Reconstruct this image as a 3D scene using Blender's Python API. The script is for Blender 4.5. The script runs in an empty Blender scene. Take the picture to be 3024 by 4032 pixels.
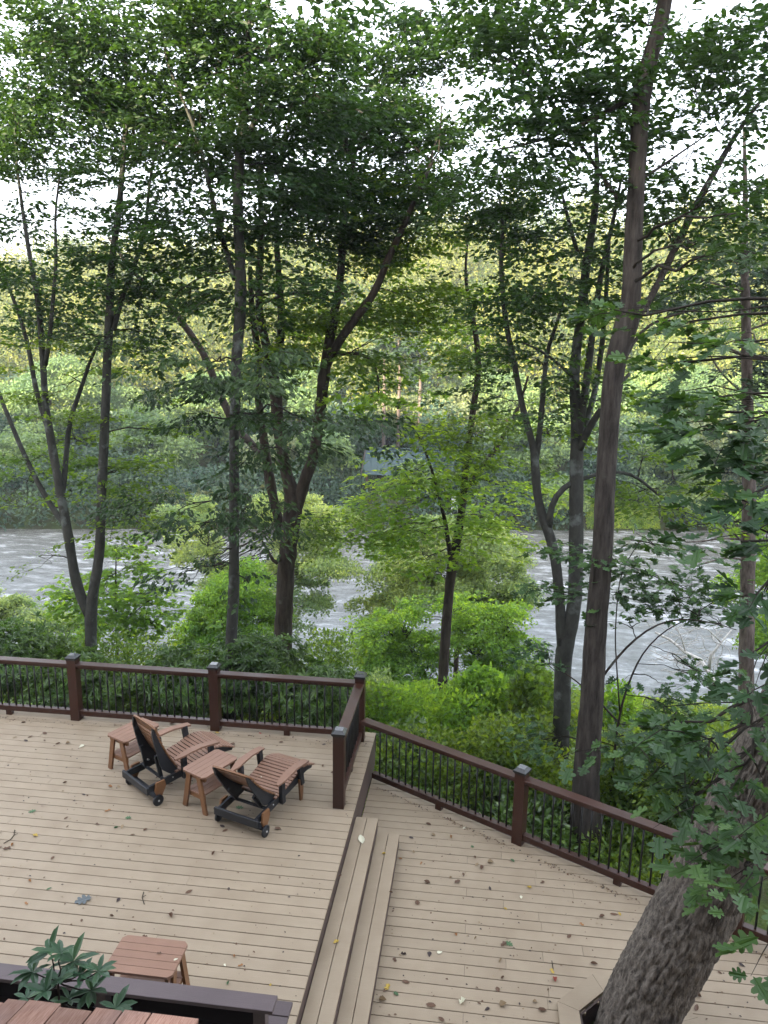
import bpy, math, random
import numpy as np
from mathutils import Vector, Matrix

# ---------------------------------------------------------------- camera, light, exposure
S = bpy.context.scene
COL = S.collection
CAM = np.array([1.370, -10.555, 5.705]); PITCH, YAW, ROLL, F = 0.20739, -0.12183, 0.013717, 2968.65
def _rot():
    p, y, r = PITCH, YAW, ROLL
    f = np.array([math.sin(y)*math.cos(p), math.cos(y)*math.cos(p), -math.sin(p)])
    rt = np.array([math.cos(y), -math.sin(y), 0.0]); up = np.cross(rt, f)
    c, s = math.cos(r), math.sin(r)
    return c*rt+s*up, -s*rt+c*up, f
RT, UP, FW = _rot()
cam = bpy.data.objects.new('camera', bpy.data.cameras.new('camera')); COL.objects.link(cam); S.camera = cam
cam.data.sensor_fit = 'VERTICAL'; cam.data.sensor_height = 36; cam.data.lens = 36*F/4032
cam.data.clip_start = 0.05; cam.data.clip_end = 3000
cam.matrix_world = Matrix([[RT[0], UP[0], -FW[0], CAM[0]], [RT[1], UP[1], -FW[1], CAM[1]], [RT[2], UP[2], -FW[2], CAM[2]], [0, 0, 0, 1]])

SUN_EL, SUN_AZ = math.radians(11), math.radians(203)      # low sun behind the viewer, a little to the left
world = bpy.data.worlds.new("World"); S.world = world; world.use_nodes = True
wn = world.node_tree; bg = wn.nodes['Background']
sky = wn.nodes.new('ShaderNodeTexSky'); sky.sky_type = 'NISHITA'; sky.sun_disc = False
sky.sun_elevation = SUN_EL; sky.sun_rotation = SUN_AZ; sky.dust_density = 4.0; sky.air_density = 1.0; sky.ozone_density = 1.0
veil = wn.nodes.new('ShaderNodeMixRGB'); veil.inputs[0].default_value = 0.72; veil.inputs[2].default_value = (5.3, 5.5, 6.1, 1)  # thin high cloud
wn.links.new(sky.outputs[0], veil.inputs[1]); wn.links.new(veil.outputs[0], bg.inputs[0]); bg.inputs[1].default_value = 0.13
sun = bpy.data.objects.new('sun', bpy.data.lights.new('sun', 'SUN')); COL.objects.link(sun)
sun.data.energy = 5.0; sun.data.angle = math.radians(0.6); sun.data.color = (1.0, 0.85, 0.58)
sd = Vector((math.sin(SUN_AZ)*math.cos(SUN_EL), math.cos(SUN_AZ)*math.cos(SUN_EL), math.sin(SUN_EL)))
sun.rotation_euler = sd.to_track_quat('Z', 'Y').to_euler(); sun.location = (0, -20, 30)
S.view_settings.view_transform = 'Standard'; S.view_settings.look = 'None'; S.view_settings.gamma = 1; S.view_settings.use_curve_mapping = False
S.view_settings.exposure = 2.55
S.render.engine = 'CYCLES'
S.cycles.max_bounces = 7; S.cycles.diffuse_bounces = 4; S.cycles.glossy_bounces = 3; S.cycles.transmission_bounces = 5
S.cycles.volume_bounces = 0; S.cycles.use_denoising = True; S.cycles.sample_clamp_indirect = 6
S.cycles.caustics_reflective = False; S.cycles.caustics_refractive = False

rng = np.random.default_rng(7); random.seed(7)
R = math.radians
def P(u, v, Y):                                            # where the sight line through a point of the photograph meets depth Y
    d = RT*(u-1512)/F - UP*(v-2016)/F + FW
    return CAM + d*((Y-CAM[1])/d[1])
def W2R(w, p): return 0.5*w*np.dot(np.asarray(p)-CAM, FW)/F   # photographed width -> radius in metres

# ---------------------------------------------------------------- mesh helpers
class MB:
    def __init__(s): s.v = []; s.f = []; s.n = 0
    def add(s, verts, faces):
        verts = np.asarray(verts, float).reshape(-1, 3); s.v.append(verts)
        if isinstance(faces, np.ndarray): s.f.append(faces.astype(np.int64)+s.n)
        else:
            by = {}
            for f in faces: by.setdefault(len(f), []).append(f)
            for k in by: s.f.append(np.array(by[k], np.int64)+s.n)
        s.n += len(verts); return s
    def box(s, c, d, M=None, ch=0.0):
        x, y, z = np.array(d)/2.0
        if ch:                                             # chamfered top edges
            v = np.array([(-x,-y,-z),(x,-y,-z),(x,y,-z),(-x,y,-z),(-x,-y,z-ch),(x,-y,z-ch),(x,y,z-ch),(-x,y,z-ch),
                          (-x+ch,-y+ch,z),(x-ch,-y+ch,z),(x-ch,y-ch,z),(-x+ch,y-ch,z)])
            f = [(3,2,1,0),(0,1,5,4),(1,2,6,5),(2,3,7,6),(3,0,4,7),(4,5,9,8),(5,6,10,9),(6,7,11,10),(7,4,8,11),(8,9,10,11)]
        else:
            v = np.array([(-x,-y,-z),(x,-y,-z),(x,y,-z),(-x,y,-z),(-x,-y,z),(x,-y,z),(x,y,z),(-x,y,z)])
            f = [(3,2,1,0),(4,5,6,7),(0,1,5,4),(1,2,6,5),(2,3,7,6),(3,0,4,7)]
        if M is not None: v = v @ np.array(M).T
        return s.add(v+np.array(c), f)
    def beam(s, a, b, w, h, up=(0, 0, 1), ch=0.0):          # box from a to b, w sideways, h along up
        a = np.array(a, float); b = np.array(b, float); d = b-a; L = np.linalg.norm(d); d /= L
        sd_ = np.cross(d, up); sd_ /= np.linalg.norm(sd_); u = np.cross(sd_, d)
        return s.box((a+b)/2, (L, w, h), np.array([d, sd_, u]).T, ch)
    def prism(s, poly, h, M=None, c=(0, 0, 0)):             # 2D polygon extruded along local z
        n = len(poly); p = np.array(poly, float)
        v = np.vstack([np.c_[p, np.full(n, -h/2)], np.c_[p, np.full(n, h/2)]])
        if M is not None: v = v @ np.array(M).T
        f = [tuple(range(n-1, -1, -1)), tuple(range(n, 2*n))]+[(i, (i+1) % n, n+(i+1) % n, n+i) for i in range(n)]
        return s.add(v+np.array(c), f)
    def tube(s, pts, rad, k=6, wob=0.0, cap=True):
        pts = np.array(pts, float); m = len(pts); rad = np.broadcast_to(np.array(rad, float), (m,))
        t = np.gradient(pts, axis=0); t /= np.linalg.norm(t, axis=1)[:, None]+1e-9
        ref = np.array([0.31, 0.95, 0.05]) if abs(t[0][2]) > 0.5 else np.array([0, 0.05, 1.0])
        a = np.cross(t, ref); a /= np.linalg.norm(a, axis=1)[:, None]+1e-9; b = np.cross(t, a)
        th = np.arange(k)*2*np.pi/k
        rr = rad[:, None]*(1+(rng.normal(0, wob, (m, k)) if wob else 0))
        v = pts[:, None]+rr[..., None]*(np.cos(th)[None, :, None]*a[:, None]+np.sin(th)[None, :, None]*b[:, None])
        i = np.arange(m-1)[:, None]*k+np.arange(k); j = np.arange(m-1)[:, None]*k+(np.arange(k)+1) % k
        s.add(v.reshape(-1, 3), np.stack([i, j, j+k, i+k], -1).reshape(-1, 4))
        if cap: s.f.append(np.arange(k)[None, ::-1]+s.n-m*k); s.f.append(np.arange(k)[None]+s.n-k)
        return s
    def build(s, name, mat, parent=None, smooth=False, org=None):
        me = bpy.data.meshes.new(name); V = np.vstack(s.v)
        if org is not None: V = V-np.array(org)
        me.vertices.add(len(V)); me.vertices.foreach_set('co', V.astype(np.float32).ravel())
        loops = np.concatenate([f.ravel() for f in s.f]); sizes = np.concatenate([np.full(len(f), f.shape[1]) for f in s.f])
        me.loops.add(len(loops)); me.loops.foreach_set('vertex_index', loops.astype(np.int32))
        me.polygons.add(len(sizes)); me.polygons.foreach_set('loop_start', np.r_[0, np.cumsum(sizes)[:-1]].astype(np.int32))
        me.polygons.foreach_set('loop_total', sizes.astype(np.int32))
        me.polygons.foreach_set('use_smooth', np.full(len(sizes), smooth))
        me.update(calc_edges=True); me.materials.append(mat)
        return link(name, me, parent)
def link(name, me, parent=None, loc=None, rz=0):
    o = bpy.data.objects.new(name, me); COL.objects.link(o); o.parent = parent
    if loc is not None: o.location = loc
    if rz: o.rotation_euler = (0, 0, rz)
    return o
def tag(o, label=None, cat=None, group=None, kind=None):
    if label: o['label'] = label
    if cat: o['category'] = cat
    if group: o['group'] = group
    if kind: o['kind'] = kind
    return o
def thing(name, loc, label, cat, group=None, rz=0): return tag(link(name, None, None, loc, rz), label, cat, group)
def copy_tree(o, parent=None):
    c = o.copy(); COL.objects.link(c); c.parent = parent
    for ch in list(o.children): copy_tree(ch, c)
    return c

# ---------------------------------------------------------------- materials
def mat(name, color, rough=0.6, spec=0.4):
    m = bpy.data.materials.new(name); m.use_nodes = True; b = m.node_tree.nodes['Principled BSDF']
    b.inputs['Base Color'].default_value = (*color, 1); b.inputs['Roughness'].default_value = rough
    b.inputs['Specular IOR Level'].default_value = spec
    return m
def nd(m, t, **k):
    n = m.node_tree.nodes.new('ShaderNode'+t)
    for a, b in k.items(): setattr(n, a, b)
    return n
def lk(m, a, b): m.node_tree.links.new(a, b)
def noise(m, scale, detail=4, stretch=(1, 1, 1), coord='Object', rough=0.6):
    tc = nd(m, 'TexCoord'); mp = nd(m, 'Mapping'); mp.inputs['Scale'].default_value = stretch
    lk(m, tc.outputs[coord], mp.inputs[0]); n = nd(m, 'TexNoise'); n.inputs['Scale'].default_value = scale
    n.inputs['Detail'].default_value = detail; n.inputs['Roughness'].default_value = rough; lk(m, mp.outputs[0], n.inputs['Vector']); return n
def ramp(m, src, stops):
    r = nd(m, 'ValToRGB'); e = r.color_ramp.elements
    while len(e) < len(stops): e.new(0.5)
    for i, (p, c) in enumerate(stops): e[i].position = p; e[i].color = (*c, 1)
    lk(m, src, r.inputs[0]); return r
def mixc(m, fac, a, b, mode='MIX'):
    x = nd(m, 'MixRGB', blend_type=mode)
    for i, q in ((0, fac), (1, a), (2, b)):
        if isinstance(q, (int, float)): x.inputs[i].default_value = q
        elif isinstance(q, tuple): x.inputs[i].default_value = (*q, 1)
        else: lk(m, q, x.inputs[i])
    return x.outputs[0]
def bump(m, h, st, dist=0.01):
    b = nd(m, 'Bump'); b.inputs['Strength'].default_value = st; b.inputs['Distance'].default_value = dist
    lk(m, h, b.inputs['Height']); lk(m, b.outputs[0], m.node_tree.nodes['Principled BSDF'].inputs['Normal'])
def setc(m, c): lk(m, c, m.node_tree.nodes['Principled BSDF'].inputs['Base Color'])

def plank_mat(name, c1, c2, dirt, rough=0.6, grain=(1.2, 26, 26), rnd=0.14, blotch=1.6, bs=0.25):
    m = mat(name, c1, rough)
    g = noise(m, 5, 6, grain); big = noise(m, blotch, 3, coord='Object')
    c = mixc(m, ramp(m, g.outputs[0], [(0.35, (0, 0, 0)), (0.7, (1, 1, 1))]).outputs[0], c1, c2)
    oi = nd(m, 'ObjectInfo'); rr = ramp(m, oi.outputs['Random'], [(0, (1-rnd,)*3), (1, (1+rnd*0.6,)*3)])
    c = mixc(m, 1.0, c, rr.outputs[0], 'MULTIPLY')
    k = ramp(m, big.outputs[0], [(0.42, (0, 0, 0)), (0.72, (0.7, 0.7, 0.7))])
    c = mixc(m, k.outputs[0], c, dirt)
    sp = noise(m, 38, 3); ks = ramp(m, sp.outputs[0], [(0.68, (0, 0, 0)), (0.76, (0.5, 0.5, 0.5))])
    c = mixc(m, ks.outputs[0], c, tuple(x*0.45 for x in dirt))
    setc(m, c); bump(m, g.outputs[0], bs, 0.004); return m
M = {}
M['deck'] = plank_mat('deck_paint', (0.288, 0.230, 0.160), (0.308, 0.248, 0.174), (0.225, 0.172, 0.115), 0.62, rnd=0.045)
M['fascia'] = plank_mat('fascia_paint', (0.07, 0.046, 0.038), (0.085, 0.056, 0.048), (0.05, 0.035, 0.03), 0.6)
M['rail'] = plank_mat('rail_stain', (0.036, 0.0125, 0.007), (0.048, 0.0165, 0.0095), (0.026, 0.0095, 0.006), 0.42, bs=0.15)
M['bench'] = plank_mat('bench_stain', (0.085, 0.065, 0.068), (0.095, 0.074, 0.076), (0.07, 0.053, 0.056), 0.55)
M['benchshade'] = mat('bench_painted_shade', (0.012, 0.010, 0.012), 0.8, 0.1)  # bench colour taken to near black, painting in the shade on its back
M['iron'] = mat('black_iron', (0.006, 0.006, 0.007), 0.35)
M['cap'] = mat('post_cap_metal', (0.008, 0.010, 0.011), 0.28, 0.5)
M['lens'] = mat('cap_lens', (0.03, 0.034, 0.036), 0.18, 0.6)
M['poly'] = plank_mat('brown_lumber', (0.18, 0.085, 0.036), (0.205, 0.098, 0.044), (0.145, 0.068, 0.032), 0.5, rnd=0.08)
M['polytop'] = plank_mat('brown_lumber_faded', (0.225, 0.125, 0.082), (0.25, 0.142, 0.096), (0.185, 0.102, 0.068), 0.5, rnd=0.06)
M['black'] = mat('black_lumber', (0.012, 0.014, 0.018), 0.45)
M['metal'] = mat('bolt_metal', (0.5, 0.5, 0.5), 0.3)
M['under'] = mat('underframe', (0.03, 0.022, 0.018), 0.9)
M['white'] = mat('white_paint', (0.78, 0.78, 0.76), 0.5)
M['shake'] = plank_mat('cedar_shake', (0.20, 0.095, 0.06), (0.36, 0.22, 0.17), (0.13, 0.085, 0.075), 0.8, (40, 1.6, 10), 0.45, 3.0, 0.9)

def leafmat(name, c, tc=None, t=0.42, rough=0.45, var=0.35, spec=0.35, cl=0.4):
    c = tuple(q*1.3 for q in c); tc = tuple(min(q*1.45, .6) for q in tc)
    m = bpy.data.materials.new(name); m.use_nodes = True; b = m.node_tree.nodes['Principled BSDF']
    b.inputs['Roughness'].default_value = rough; b.inputs['Specular IOR Level'].default_value = spec
    geo = nd(m, 'NewGeometry'); big = noise(m, cl, 2)
    rr = ramp(m, geo.outputs['Random Per Island'], [(0, (1-var,)*3), (0.6, (1, 1, 1)), (1, (1+var*1.5, 1+var, 1))])
    bb = ramp(m, big.outputs[0], [(0.36, (0.70, 0.80, 0.9)), (0.64, (1.25, 1.15, 1.0))])
    k = mixc(m, 1.0, rr.outputs[0], bb.outputs[0], 'MULTIPLY')
    setc(m, mixc(m, 1.0, k, c, 'MULTIPLY'))
    tr = nd(m, 'BsdfTranslucent'); lk(m, mixc(m, 1.0, k, tc, 'MULTIPLY'), tr.inputs[0])
    mx = nd(m, 'MixShader'); mx.inputs[0].default_value = t
    lk(m, b.outputs[0], mx.inputs[1]); lk(m, tr.outputs[0], mx.inputs[2])
    lk(m, mx.outputs[0], m.node_tree.nodes['Material Output'].inputs[0]); return m
L = {
 'canopy': leafmat('canopy_leaf', (0.020, 0.048, 0.014), (0.042, 0.098, 0.009), 0.40),
 'canopy2': leafmat('canopy_leaf_yellowish', (0.055, 0.098, 0.018), (0.13, 0.22, 0.010), 0.5),
 'hang': leafmat('hanging_leaf', (0.022, 0.047, 0.016), (0.034, 0.080, 0.009), 0.3),
 'bright': leafmat('bright_leaf', (0.11, 0.21, 0.035), (0.27, 0.45, 0.03), 0.55),
 'maple': leafmat('maple_leaf', (0.15, 0.28, 0.03), (0.30, 0.50, 0.03), 0.6),
 'oak': leafmat('oak_leaf', (0.032, 0.075, 0.026), (0.06, 0.13, 0.015), 0.28, 0.5, 0.4),
 'rhodo': leafmat('rhododendron_leaf', (0.065, 0.12, 0.028), (0.11, 0.20, 0.015), 0.3, 0.28, 0.4, 0.55),
 'bush': leafmat('bush_leaf', (0.085, 0.145, 0.03), (0.24, 0.34, 0.02), 0.45, 0.36, 0.45, 0.5),
 'pale': leafmat('pale_leaf', (0.20, 0.27, 0.12), (0.33, 0.42, 0.11), 0.5),
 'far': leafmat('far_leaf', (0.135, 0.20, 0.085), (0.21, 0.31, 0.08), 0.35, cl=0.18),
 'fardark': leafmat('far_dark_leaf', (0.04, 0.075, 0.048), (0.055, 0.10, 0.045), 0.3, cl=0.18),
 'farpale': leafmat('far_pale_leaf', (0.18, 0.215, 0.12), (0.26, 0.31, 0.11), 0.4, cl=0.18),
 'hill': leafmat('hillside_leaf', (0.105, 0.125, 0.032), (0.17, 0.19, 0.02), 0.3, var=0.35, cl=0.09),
 'pine': leafmat('pine_needle', (0.035, 0.065, 0.035), (0.04, 0.07, 0.03), 0.2),
 'grass': leafmat('grass_blade', (0.19, 0.28, 0.05), (0.34, 0.46, 0.05), 0.45, cl=1.2),
}
def barkmat(name, dark, light, lichen, sc=9, st=(1, 1, 0.22), lk_amt=0.62, bs=0.8):
    m = mat(name, dark, 0.9, 0.15)
    n1 = noise(m, sc, 8, st, rough=0.7); n2 = noise(m, 2.6, 5)
    c = ramp(m, n1.outputs[0], [(0.34, dark), (0.52, tuple((a+b)/2 for a, b in zip(dark, light))), (0.72, light)]).outputs[0]
    k = ramp(m, n2.outputs[0], [(lk_amt, (0, 0, 0)), (lk_amt+0.1, (0.75, 0.75, 0.75))])
    c = mixc(m, k.outputs[0], c, lichen); setc(m, c); bump(m, n1.outputs[0], bs, 0.03); return m
M['bark'] = barkmat('brown_bark', (0.018, 0.014, 0.011), (0.075, 0.06, 0.048), (0.11, 0.12, 0.10))
M['smooth'] = barkmat('grey_smooth_bark', (0.03, 0.031, 0.028), (0.07, 0.07, 0.062), (0.15, 0.17, 0.16), 7, (1, 1, 0.5), 0.56, 0.35)
M['scaly'] = barkmat('scaly_grey_bark', (0.018, 0.015, 0.013), (0.088, 0.076, 0.066), (0.09, 0.088, 0.078), 14, (1, 1, 0.16), 0.68, 1.0)
M['oakbark'] = barkmat('oak_bark', (0.035, 0.029, 0.025), (0.25, 0.22, 0.185), (0.035, 0.03, 0.028), 30, (1, 1, 0.35), 0.58, 1.0)
M['pinebark'] = barkmat('pine_bark', (0.04, 0.03, 0.026), (0.19, 0.155, 0.135), (0.22, 0.185, 0.165), 12, (1, 1, 0.25), 0.6, 1.0)
M['dead'] = barkmat('bleached_wood', (0.30, 0.28, 0.26), (0.55, 0.53, 0.50), (0.5, 0.48, 0.46), 10, (1, 1, 0.3))
M['twig'] = mat('twig_bark', (0.035, 0.03, 0.024), 0.9, 0.1)

# ---------------------------------------------------------------- ground, water, hills
def vnoise(x, y, s, seed=0):
    x = x/s+seed*17.3; y = y/s+seed*9.1
    xi = np.floor(x); yi = np.floor(y); fx = x-xi; fy = y-yi; fx = fx*fx*(3-2*fx); fy = fy*fy*(3-2*fy)
    def h(a, b): q = np.sin(a*127.1+b*311.7)*43758.5453; return q-np.floor(q)
    return (h(xi, yi)*(1-fx)+h(xi+1, yi)*fx)*(1-fy)+(h(xi, yi+1)*(1-fx)+h(xi+1, yi+1)*fx)*fy
def ground(x, y):
    x = np.asarray(x, float); y = np.asarray(y, float)
    shore = 14.2+0.4*np.sin(x*0.35)+np.clip(-x-12, 0, 40)*0.03; far = 39.5+0.17*x
    near = -1.7-3.9*np.clip((y+0.5)/8.0, 0, 1)**0.9+0.35*(vnoise(x, y, 3)-0.5)*np.clip(1-(y-7)/3, 0.15, 1)
    near = near-1.6*np.clip((y-shore+0.4)/2.5, 0, 1)
    bank = -7.2+2.6*np.clip((y-far+1.2)/3.0, 0, 1)+0.9*vnoise(x, y, 5, 2)*np.clip((y-far)/4, 0, 1)
    hill = 0.36*np.clip(y-54, 0, 78+10*np.sin(x*0.03))+3*(vnoise(x, y, 25, 4)-0.5)*np.clip((y-54)/20, 0, 1)+0.05*np.clip(x, -60, 60)*np.clip((y-60)/60, 0, 1)
    z = np.where(y < (shore+far)/2, near, bank+hill)
    back = np.clip(-y-14, 0, 66)                            # unseen ridge, shaped to hold the low sun off the near bank
    return z+back*0.44+4*(vnoise(x, y, 20, 7)-0.5)*np.clip(back/30, 0, 1)
def sheet(name, xs, ys, mt, zf):
    X, Y = np.meshgrid(xs, ys); Z = zf(X, Y); n, m_ = X.shape
    i = np.arange(n-1)[:, None]*m_+np.arange(m_-1); b = MB()
    b.add(np.stack([X, Y, Z], -1).reshape(-1, 3), np.stack([i, i+1, i+m_+1, i+m_], -1).reshape(-1, 4))
    return tag(b.build(name, mt, smooth=True), kind='structure')
mg = mat('forest_floor', (0.05, 0.05, 0.025), 0.95, 0.1)
a = noise(mg, 1.3, 6, coord='Object'); bq = noise(mg, 9, 4)
c = ramp(mg, a.outputs[0], [(0.35, (0.035, 0.028, 0.017)), (0.55, (0.04, 0.055, 0.018)), (0.7, (0.06, 0.085, 0.022))]).outputs[0]
setc(mg, mixc(mg, 0.5, c, ramp(mg, bq.outputs[0], [(0.3, (0.4, 0.4, 0.4)), (0.7, (1.4, 1.4, 1.2))]).outputs[0], 'MULTIPLY')); bump(mg, bq.outputs[0], 0.6, 0.06)
xs = np.unique(np.concatenate([np.linspace(-900, -60, 16), np.linspace(-60, 60, 130), np.linspace(60, 900, 16)]))
ys = np.unique(np.concatenate([np.linspace(-700, -90, 10), np.linspace(-90, -6, 30), np.linspace(-6, 20, 60), np.linspace(20, 36, 8), np.linspace(36, 160, 80), np.linspace(160, 1200, 12)]))
sheet('ground', xs, ys, mg, ground)
mw = mat('river_water', (0.2, 0.19, 0.15), 0.16, 0.5); mw.node_tree.nodes['Principled BSDF'].inputs['IOR'].default_value = 1.33
w1 = noise(mw, 1.05, 8, (0.8, 1.7, 1), rough=0.66); w2 = noise(mw, 5.5, 5, (0.6, 1.7, 1)); w3 = noise(mw, 0.16, 3, (0.6, 1.4, 1))
sm = nd(mw, 'Math', operation='MULTIPLY_ADD'); lk(mw, w2.outputs[0], sm.inputs[0]); sm.inputs[1].default_value = 0.4; lk(mw, w1.outputs[0], sm.inputs[2])
bump(mw, sm.outputs[0], 1.0, 0.45)
foam_glint = nd(mw, 'Math', operation='MULTIPLY'); lk(mw, ramp(mw, w1.outputs[0], [(0.545, (0, 0, 0)), (0.66, (1, 1, 1))]).outputs[0], foam_glint.inputs[0])  # white foam streaks, also painted in for sky glints on the ripples
lk(mw, ramp(mw, w3.outputs[0], [(0.42, (0.12, 0.12, 0.12)), (0.60, (0.9, 0.9, 0.9))]).outputs[0], foam_glint.inputs[1])
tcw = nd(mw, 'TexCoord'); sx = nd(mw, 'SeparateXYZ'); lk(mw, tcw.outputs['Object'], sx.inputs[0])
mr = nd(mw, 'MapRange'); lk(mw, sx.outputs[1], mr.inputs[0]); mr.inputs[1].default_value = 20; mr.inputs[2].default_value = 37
near_sky_refl = ramp(mw, w1.outputs[0], [(0.34, (0.185, 0.195, 0.19)), (0.50, (0.245, 0.262, 0.262)), (0.66, (0.37, 0.395, 0.405))]).outputs[0]  # pale sky reflection painted into the near water, lightest on ripple tops
far_tree_refl = ramp(mw, w1.outputs[0], [(0.40, (0.13, 0.127, 0.108)), (0.62, (0.24, 0.24, 0.215))]).outputs[0]  # darker tree reflection painted into the far water
setc(mw, mixc(mw, foam_glint.outputs[0], mixc(mw, mr.outputs[0], near_sky_refl, far_tree_refl), (0.74, 0.76, 0.78)))
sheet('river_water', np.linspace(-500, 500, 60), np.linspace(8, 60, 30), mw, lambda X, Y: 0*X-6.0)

# ---------------------------------------------------------------- deck
HL = 0.512; WB = 0.146; LOW = -HL
def rail_line(x): return -0.31-0.588*(x+0.1) if x < 2.1 else -1.604-0.545*(x-2.1)   # outer edge of the lower deck
deck = tag(link('upper_deck', None, None, (0, 0, 0)), 'tan painted upper deck with lounge chairs', kind='structure')
low = tag(link('lower_deck', None, None, (0, 0, LOW)), 'tan painted lower deck two steps down', kind='structure')
def board(parent, x0, x1, y0, zt, xr0=None, xr1=None, org=(0, 0, 0), name='board', mt='deck'):
    y1 = y0+WB-0.0078; a0 = x0 if xr0 is None else xr0; b0 = x1 if xr1 is None else xr1; t = 0.028; ch = 0.003
    zt += random.uniform(-0.0012, 0.0012)
    v = [(x0, y0, zt-t), (x1, y0, zt-t), (b0, y1, zt-t), (a0, y1, zt-t), (x0, y0, zt-ch), (x1, y0, zt-ch), (b0, y1, zt-ch), (a0, y1, zt-ch),
         (x0, y0+ch, zt), (x1, y0+ch, zt), (b0, y1-ch, zt), (a0, y1-ch, zt)]
    f = [(3, 2, 1, 0), (0, 1, 5, 4), (1, 2, 6, 5), (2, 3, 7, 6), (3, 0, 4, 7), (4, 5, 9, 8), (6, 7, 11, 10), (8, 9, 10, 11), (5, 6, 10, 9), (7, 4, 8, 11)]
    cx = ((x0+x1)/2, (y0+y1)/2, zt-t)
    o = MB().add(v, f).build(name, M[mt], parent, org=cx); o.location = np.array(cx)-np.array(org); return o
for i in range(47):
    y0 = -(i+1)*WB; js = sorted({-7.9+random.choice((0, 0.41, 0.82)), -3.35-(i % 3)*0.82}) if i % 2 else [-5.8-(i % 4)*0.41, -1.6-((i//2) % 3)*0.41 if i % 3 == 0 else -5.0]
    js = [-10.5]+sorted(set(round(q, 2) for q in js))+[0.0]
    js = [q for k, q in enumerate(js) if k == 0 or q-js[k-1] > 1.0 or q == 0.0]
    for p, q_ in zip(js[:-1], js[1:]): board(deck, p+0.0015, q_-0.0015, y0, 0.0)
b = MB().box((-5.25, -3.4, -0.10), (10.48, 6.9, 0.12)); b.build('deck_frame', M['under'], deck)
MB().box((-0.016, -3.45, -0.27), (0.025, 6.82, 0.482)).build('fascia_board', M['fascia'], deck)
MB().box((-5.25, 0.004, -0.17), (10.5, 0.03, 0.282)).build('fascia_board', M['fascia'], deck)
# two steps along the edge
def step(z, x0, n, yA, yB):
    for k in range(n):
        xa = x0+k*WB; MB().box((xa+0.0695, (yA+yB)/2, z-0.014), (0.139, yB-yA, 0.028), ch=0.003).build('tread_board', M['deck'], stp)
    MB().box((x0+n*WB-0.022, (yA+yB)/2, z-0.03-0.07), (0.024, yB-yA-0.02, 0.139)).build('riser_board', M['fascia'], stp)
    MB().box((x0+n*WB/2-0.01, yB-0.02, z-0.03-0.07), (n*WB-0.05, 0.024, 0.139)).build('riser_board', M['fascia'], stp)
stp = thing('deck_steps', (0.3, -4.5, LOW), 'two long tan wooden steps between the upper and lower deck', 'steps')
zs1 = -HL/3; zs2 = -2*HL/3
_k = lambda u, v, z: CAM+(RT*(u-1512)/F-UP*(v-2016)/F+FW)*((z-CAM[2])/((RT*(u-1512)/F-UP*(v-2016)/F+FW)[2]))
yS1 = float(_k(1440, 3218, zs1)[1]); yS2 = float(_k(1510, 3278, zs2)[1])
step(zs1, 0.004, 2, -7.0, yS1); step(zs2, 0.289, 2, -7.0, yS2)
for ch_ in stp.children: ch_.location = (-0.3, 4.5, HL)
# lower deck boards with the tree opening left free
TC = (3.02, -4.42)
def oct_span(y, r=0.50):
    dy = abs(y-TC[1])
    if dy > r: return None
    k = r*math.tan(math.pi/8); hw = r if dy < k else r-(dy-k)
    return TC[0]-hw, TC[0]+hw
for i in range(-1, 50):
    y0 = -0.42-i*WB; y1 = y0+WB
    def xr(y):
        if y > -1.604: return -0.1+(-0.31-y)/0.588
        return 2.1+(-1.604-y)/0.545
    e0, e1 = min(xr(y0), 7.5), max(0.006, min(xr(y1-0.007), 7.5))
    if e0 < 0.03: continue
    js = [0.004]+([2.7-(i % 3)*0.41] if i % 2 else [1.45+(i % 4)*0.41, 5.1])
    js = js[:1]+[j for j in js[1:] if j < min(e0, e1)-0.7]
    segs = list(zip(js, js[1:]+[None]))
    for p, q_ in segs:
        if q_ is not None: parts = [(p+0.0015, q_-0.0015, p+0.0015, q_-0.0015)]
        else: parts = [(p+0.0015, e0, p+0.0015, e1)]
        for (a0, b0, a1, b1) in parts:
            s0, s1 = oct_span(y0+0.07, 0.47), None
            if s0 and a0 < s0[0] < b0:
                board(low, a0, s0[0], y0, LOW, a1, s0[0], (0, 0, LOW))
                if b0 > s0[1]+0.1: board(low, s0[1], b0, y0, LOW, s0[1], b1, (0, 0, LOW))
            elif s0 and s0[0] <= a0 < s0[1]:
                if b0 > s0[1]+0.1: board(low, s0[1], b0, y0, LOW, s0[1], b1, (0, 0, LOW))
            else: board(low, a0, b0, y0, LOW, a1, b1, (0, 0, LOW))
fr = MB()
fr.prism([(0, -7.2), (2.35, -7.2), (2.35, -3.7), (3.7, -3.7), (3.7, -7.2), (7.4, -7.2), (7.4, rail_line(7.4)-0.12), (2.1, -1.72), (0, -0.5)], 0.1, c=(0, 0, -0.09))
fr.build('deck_frame', M['under'], low)
a0, a1, a2 = (-0.05, rail_line(-0.05)+0.01, -0.1), (2.1, -1.594, -0.1), (7.5, rail_line(7.5)+0.01, -0.1)
MB().beam(a0, a1, 0.025, 0.19).build('fascia_board', M['fascia'], low); MB().beam(a1, a2, 0.025, 0.19).build('fascia_board', M['fascia'], low)
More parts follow.
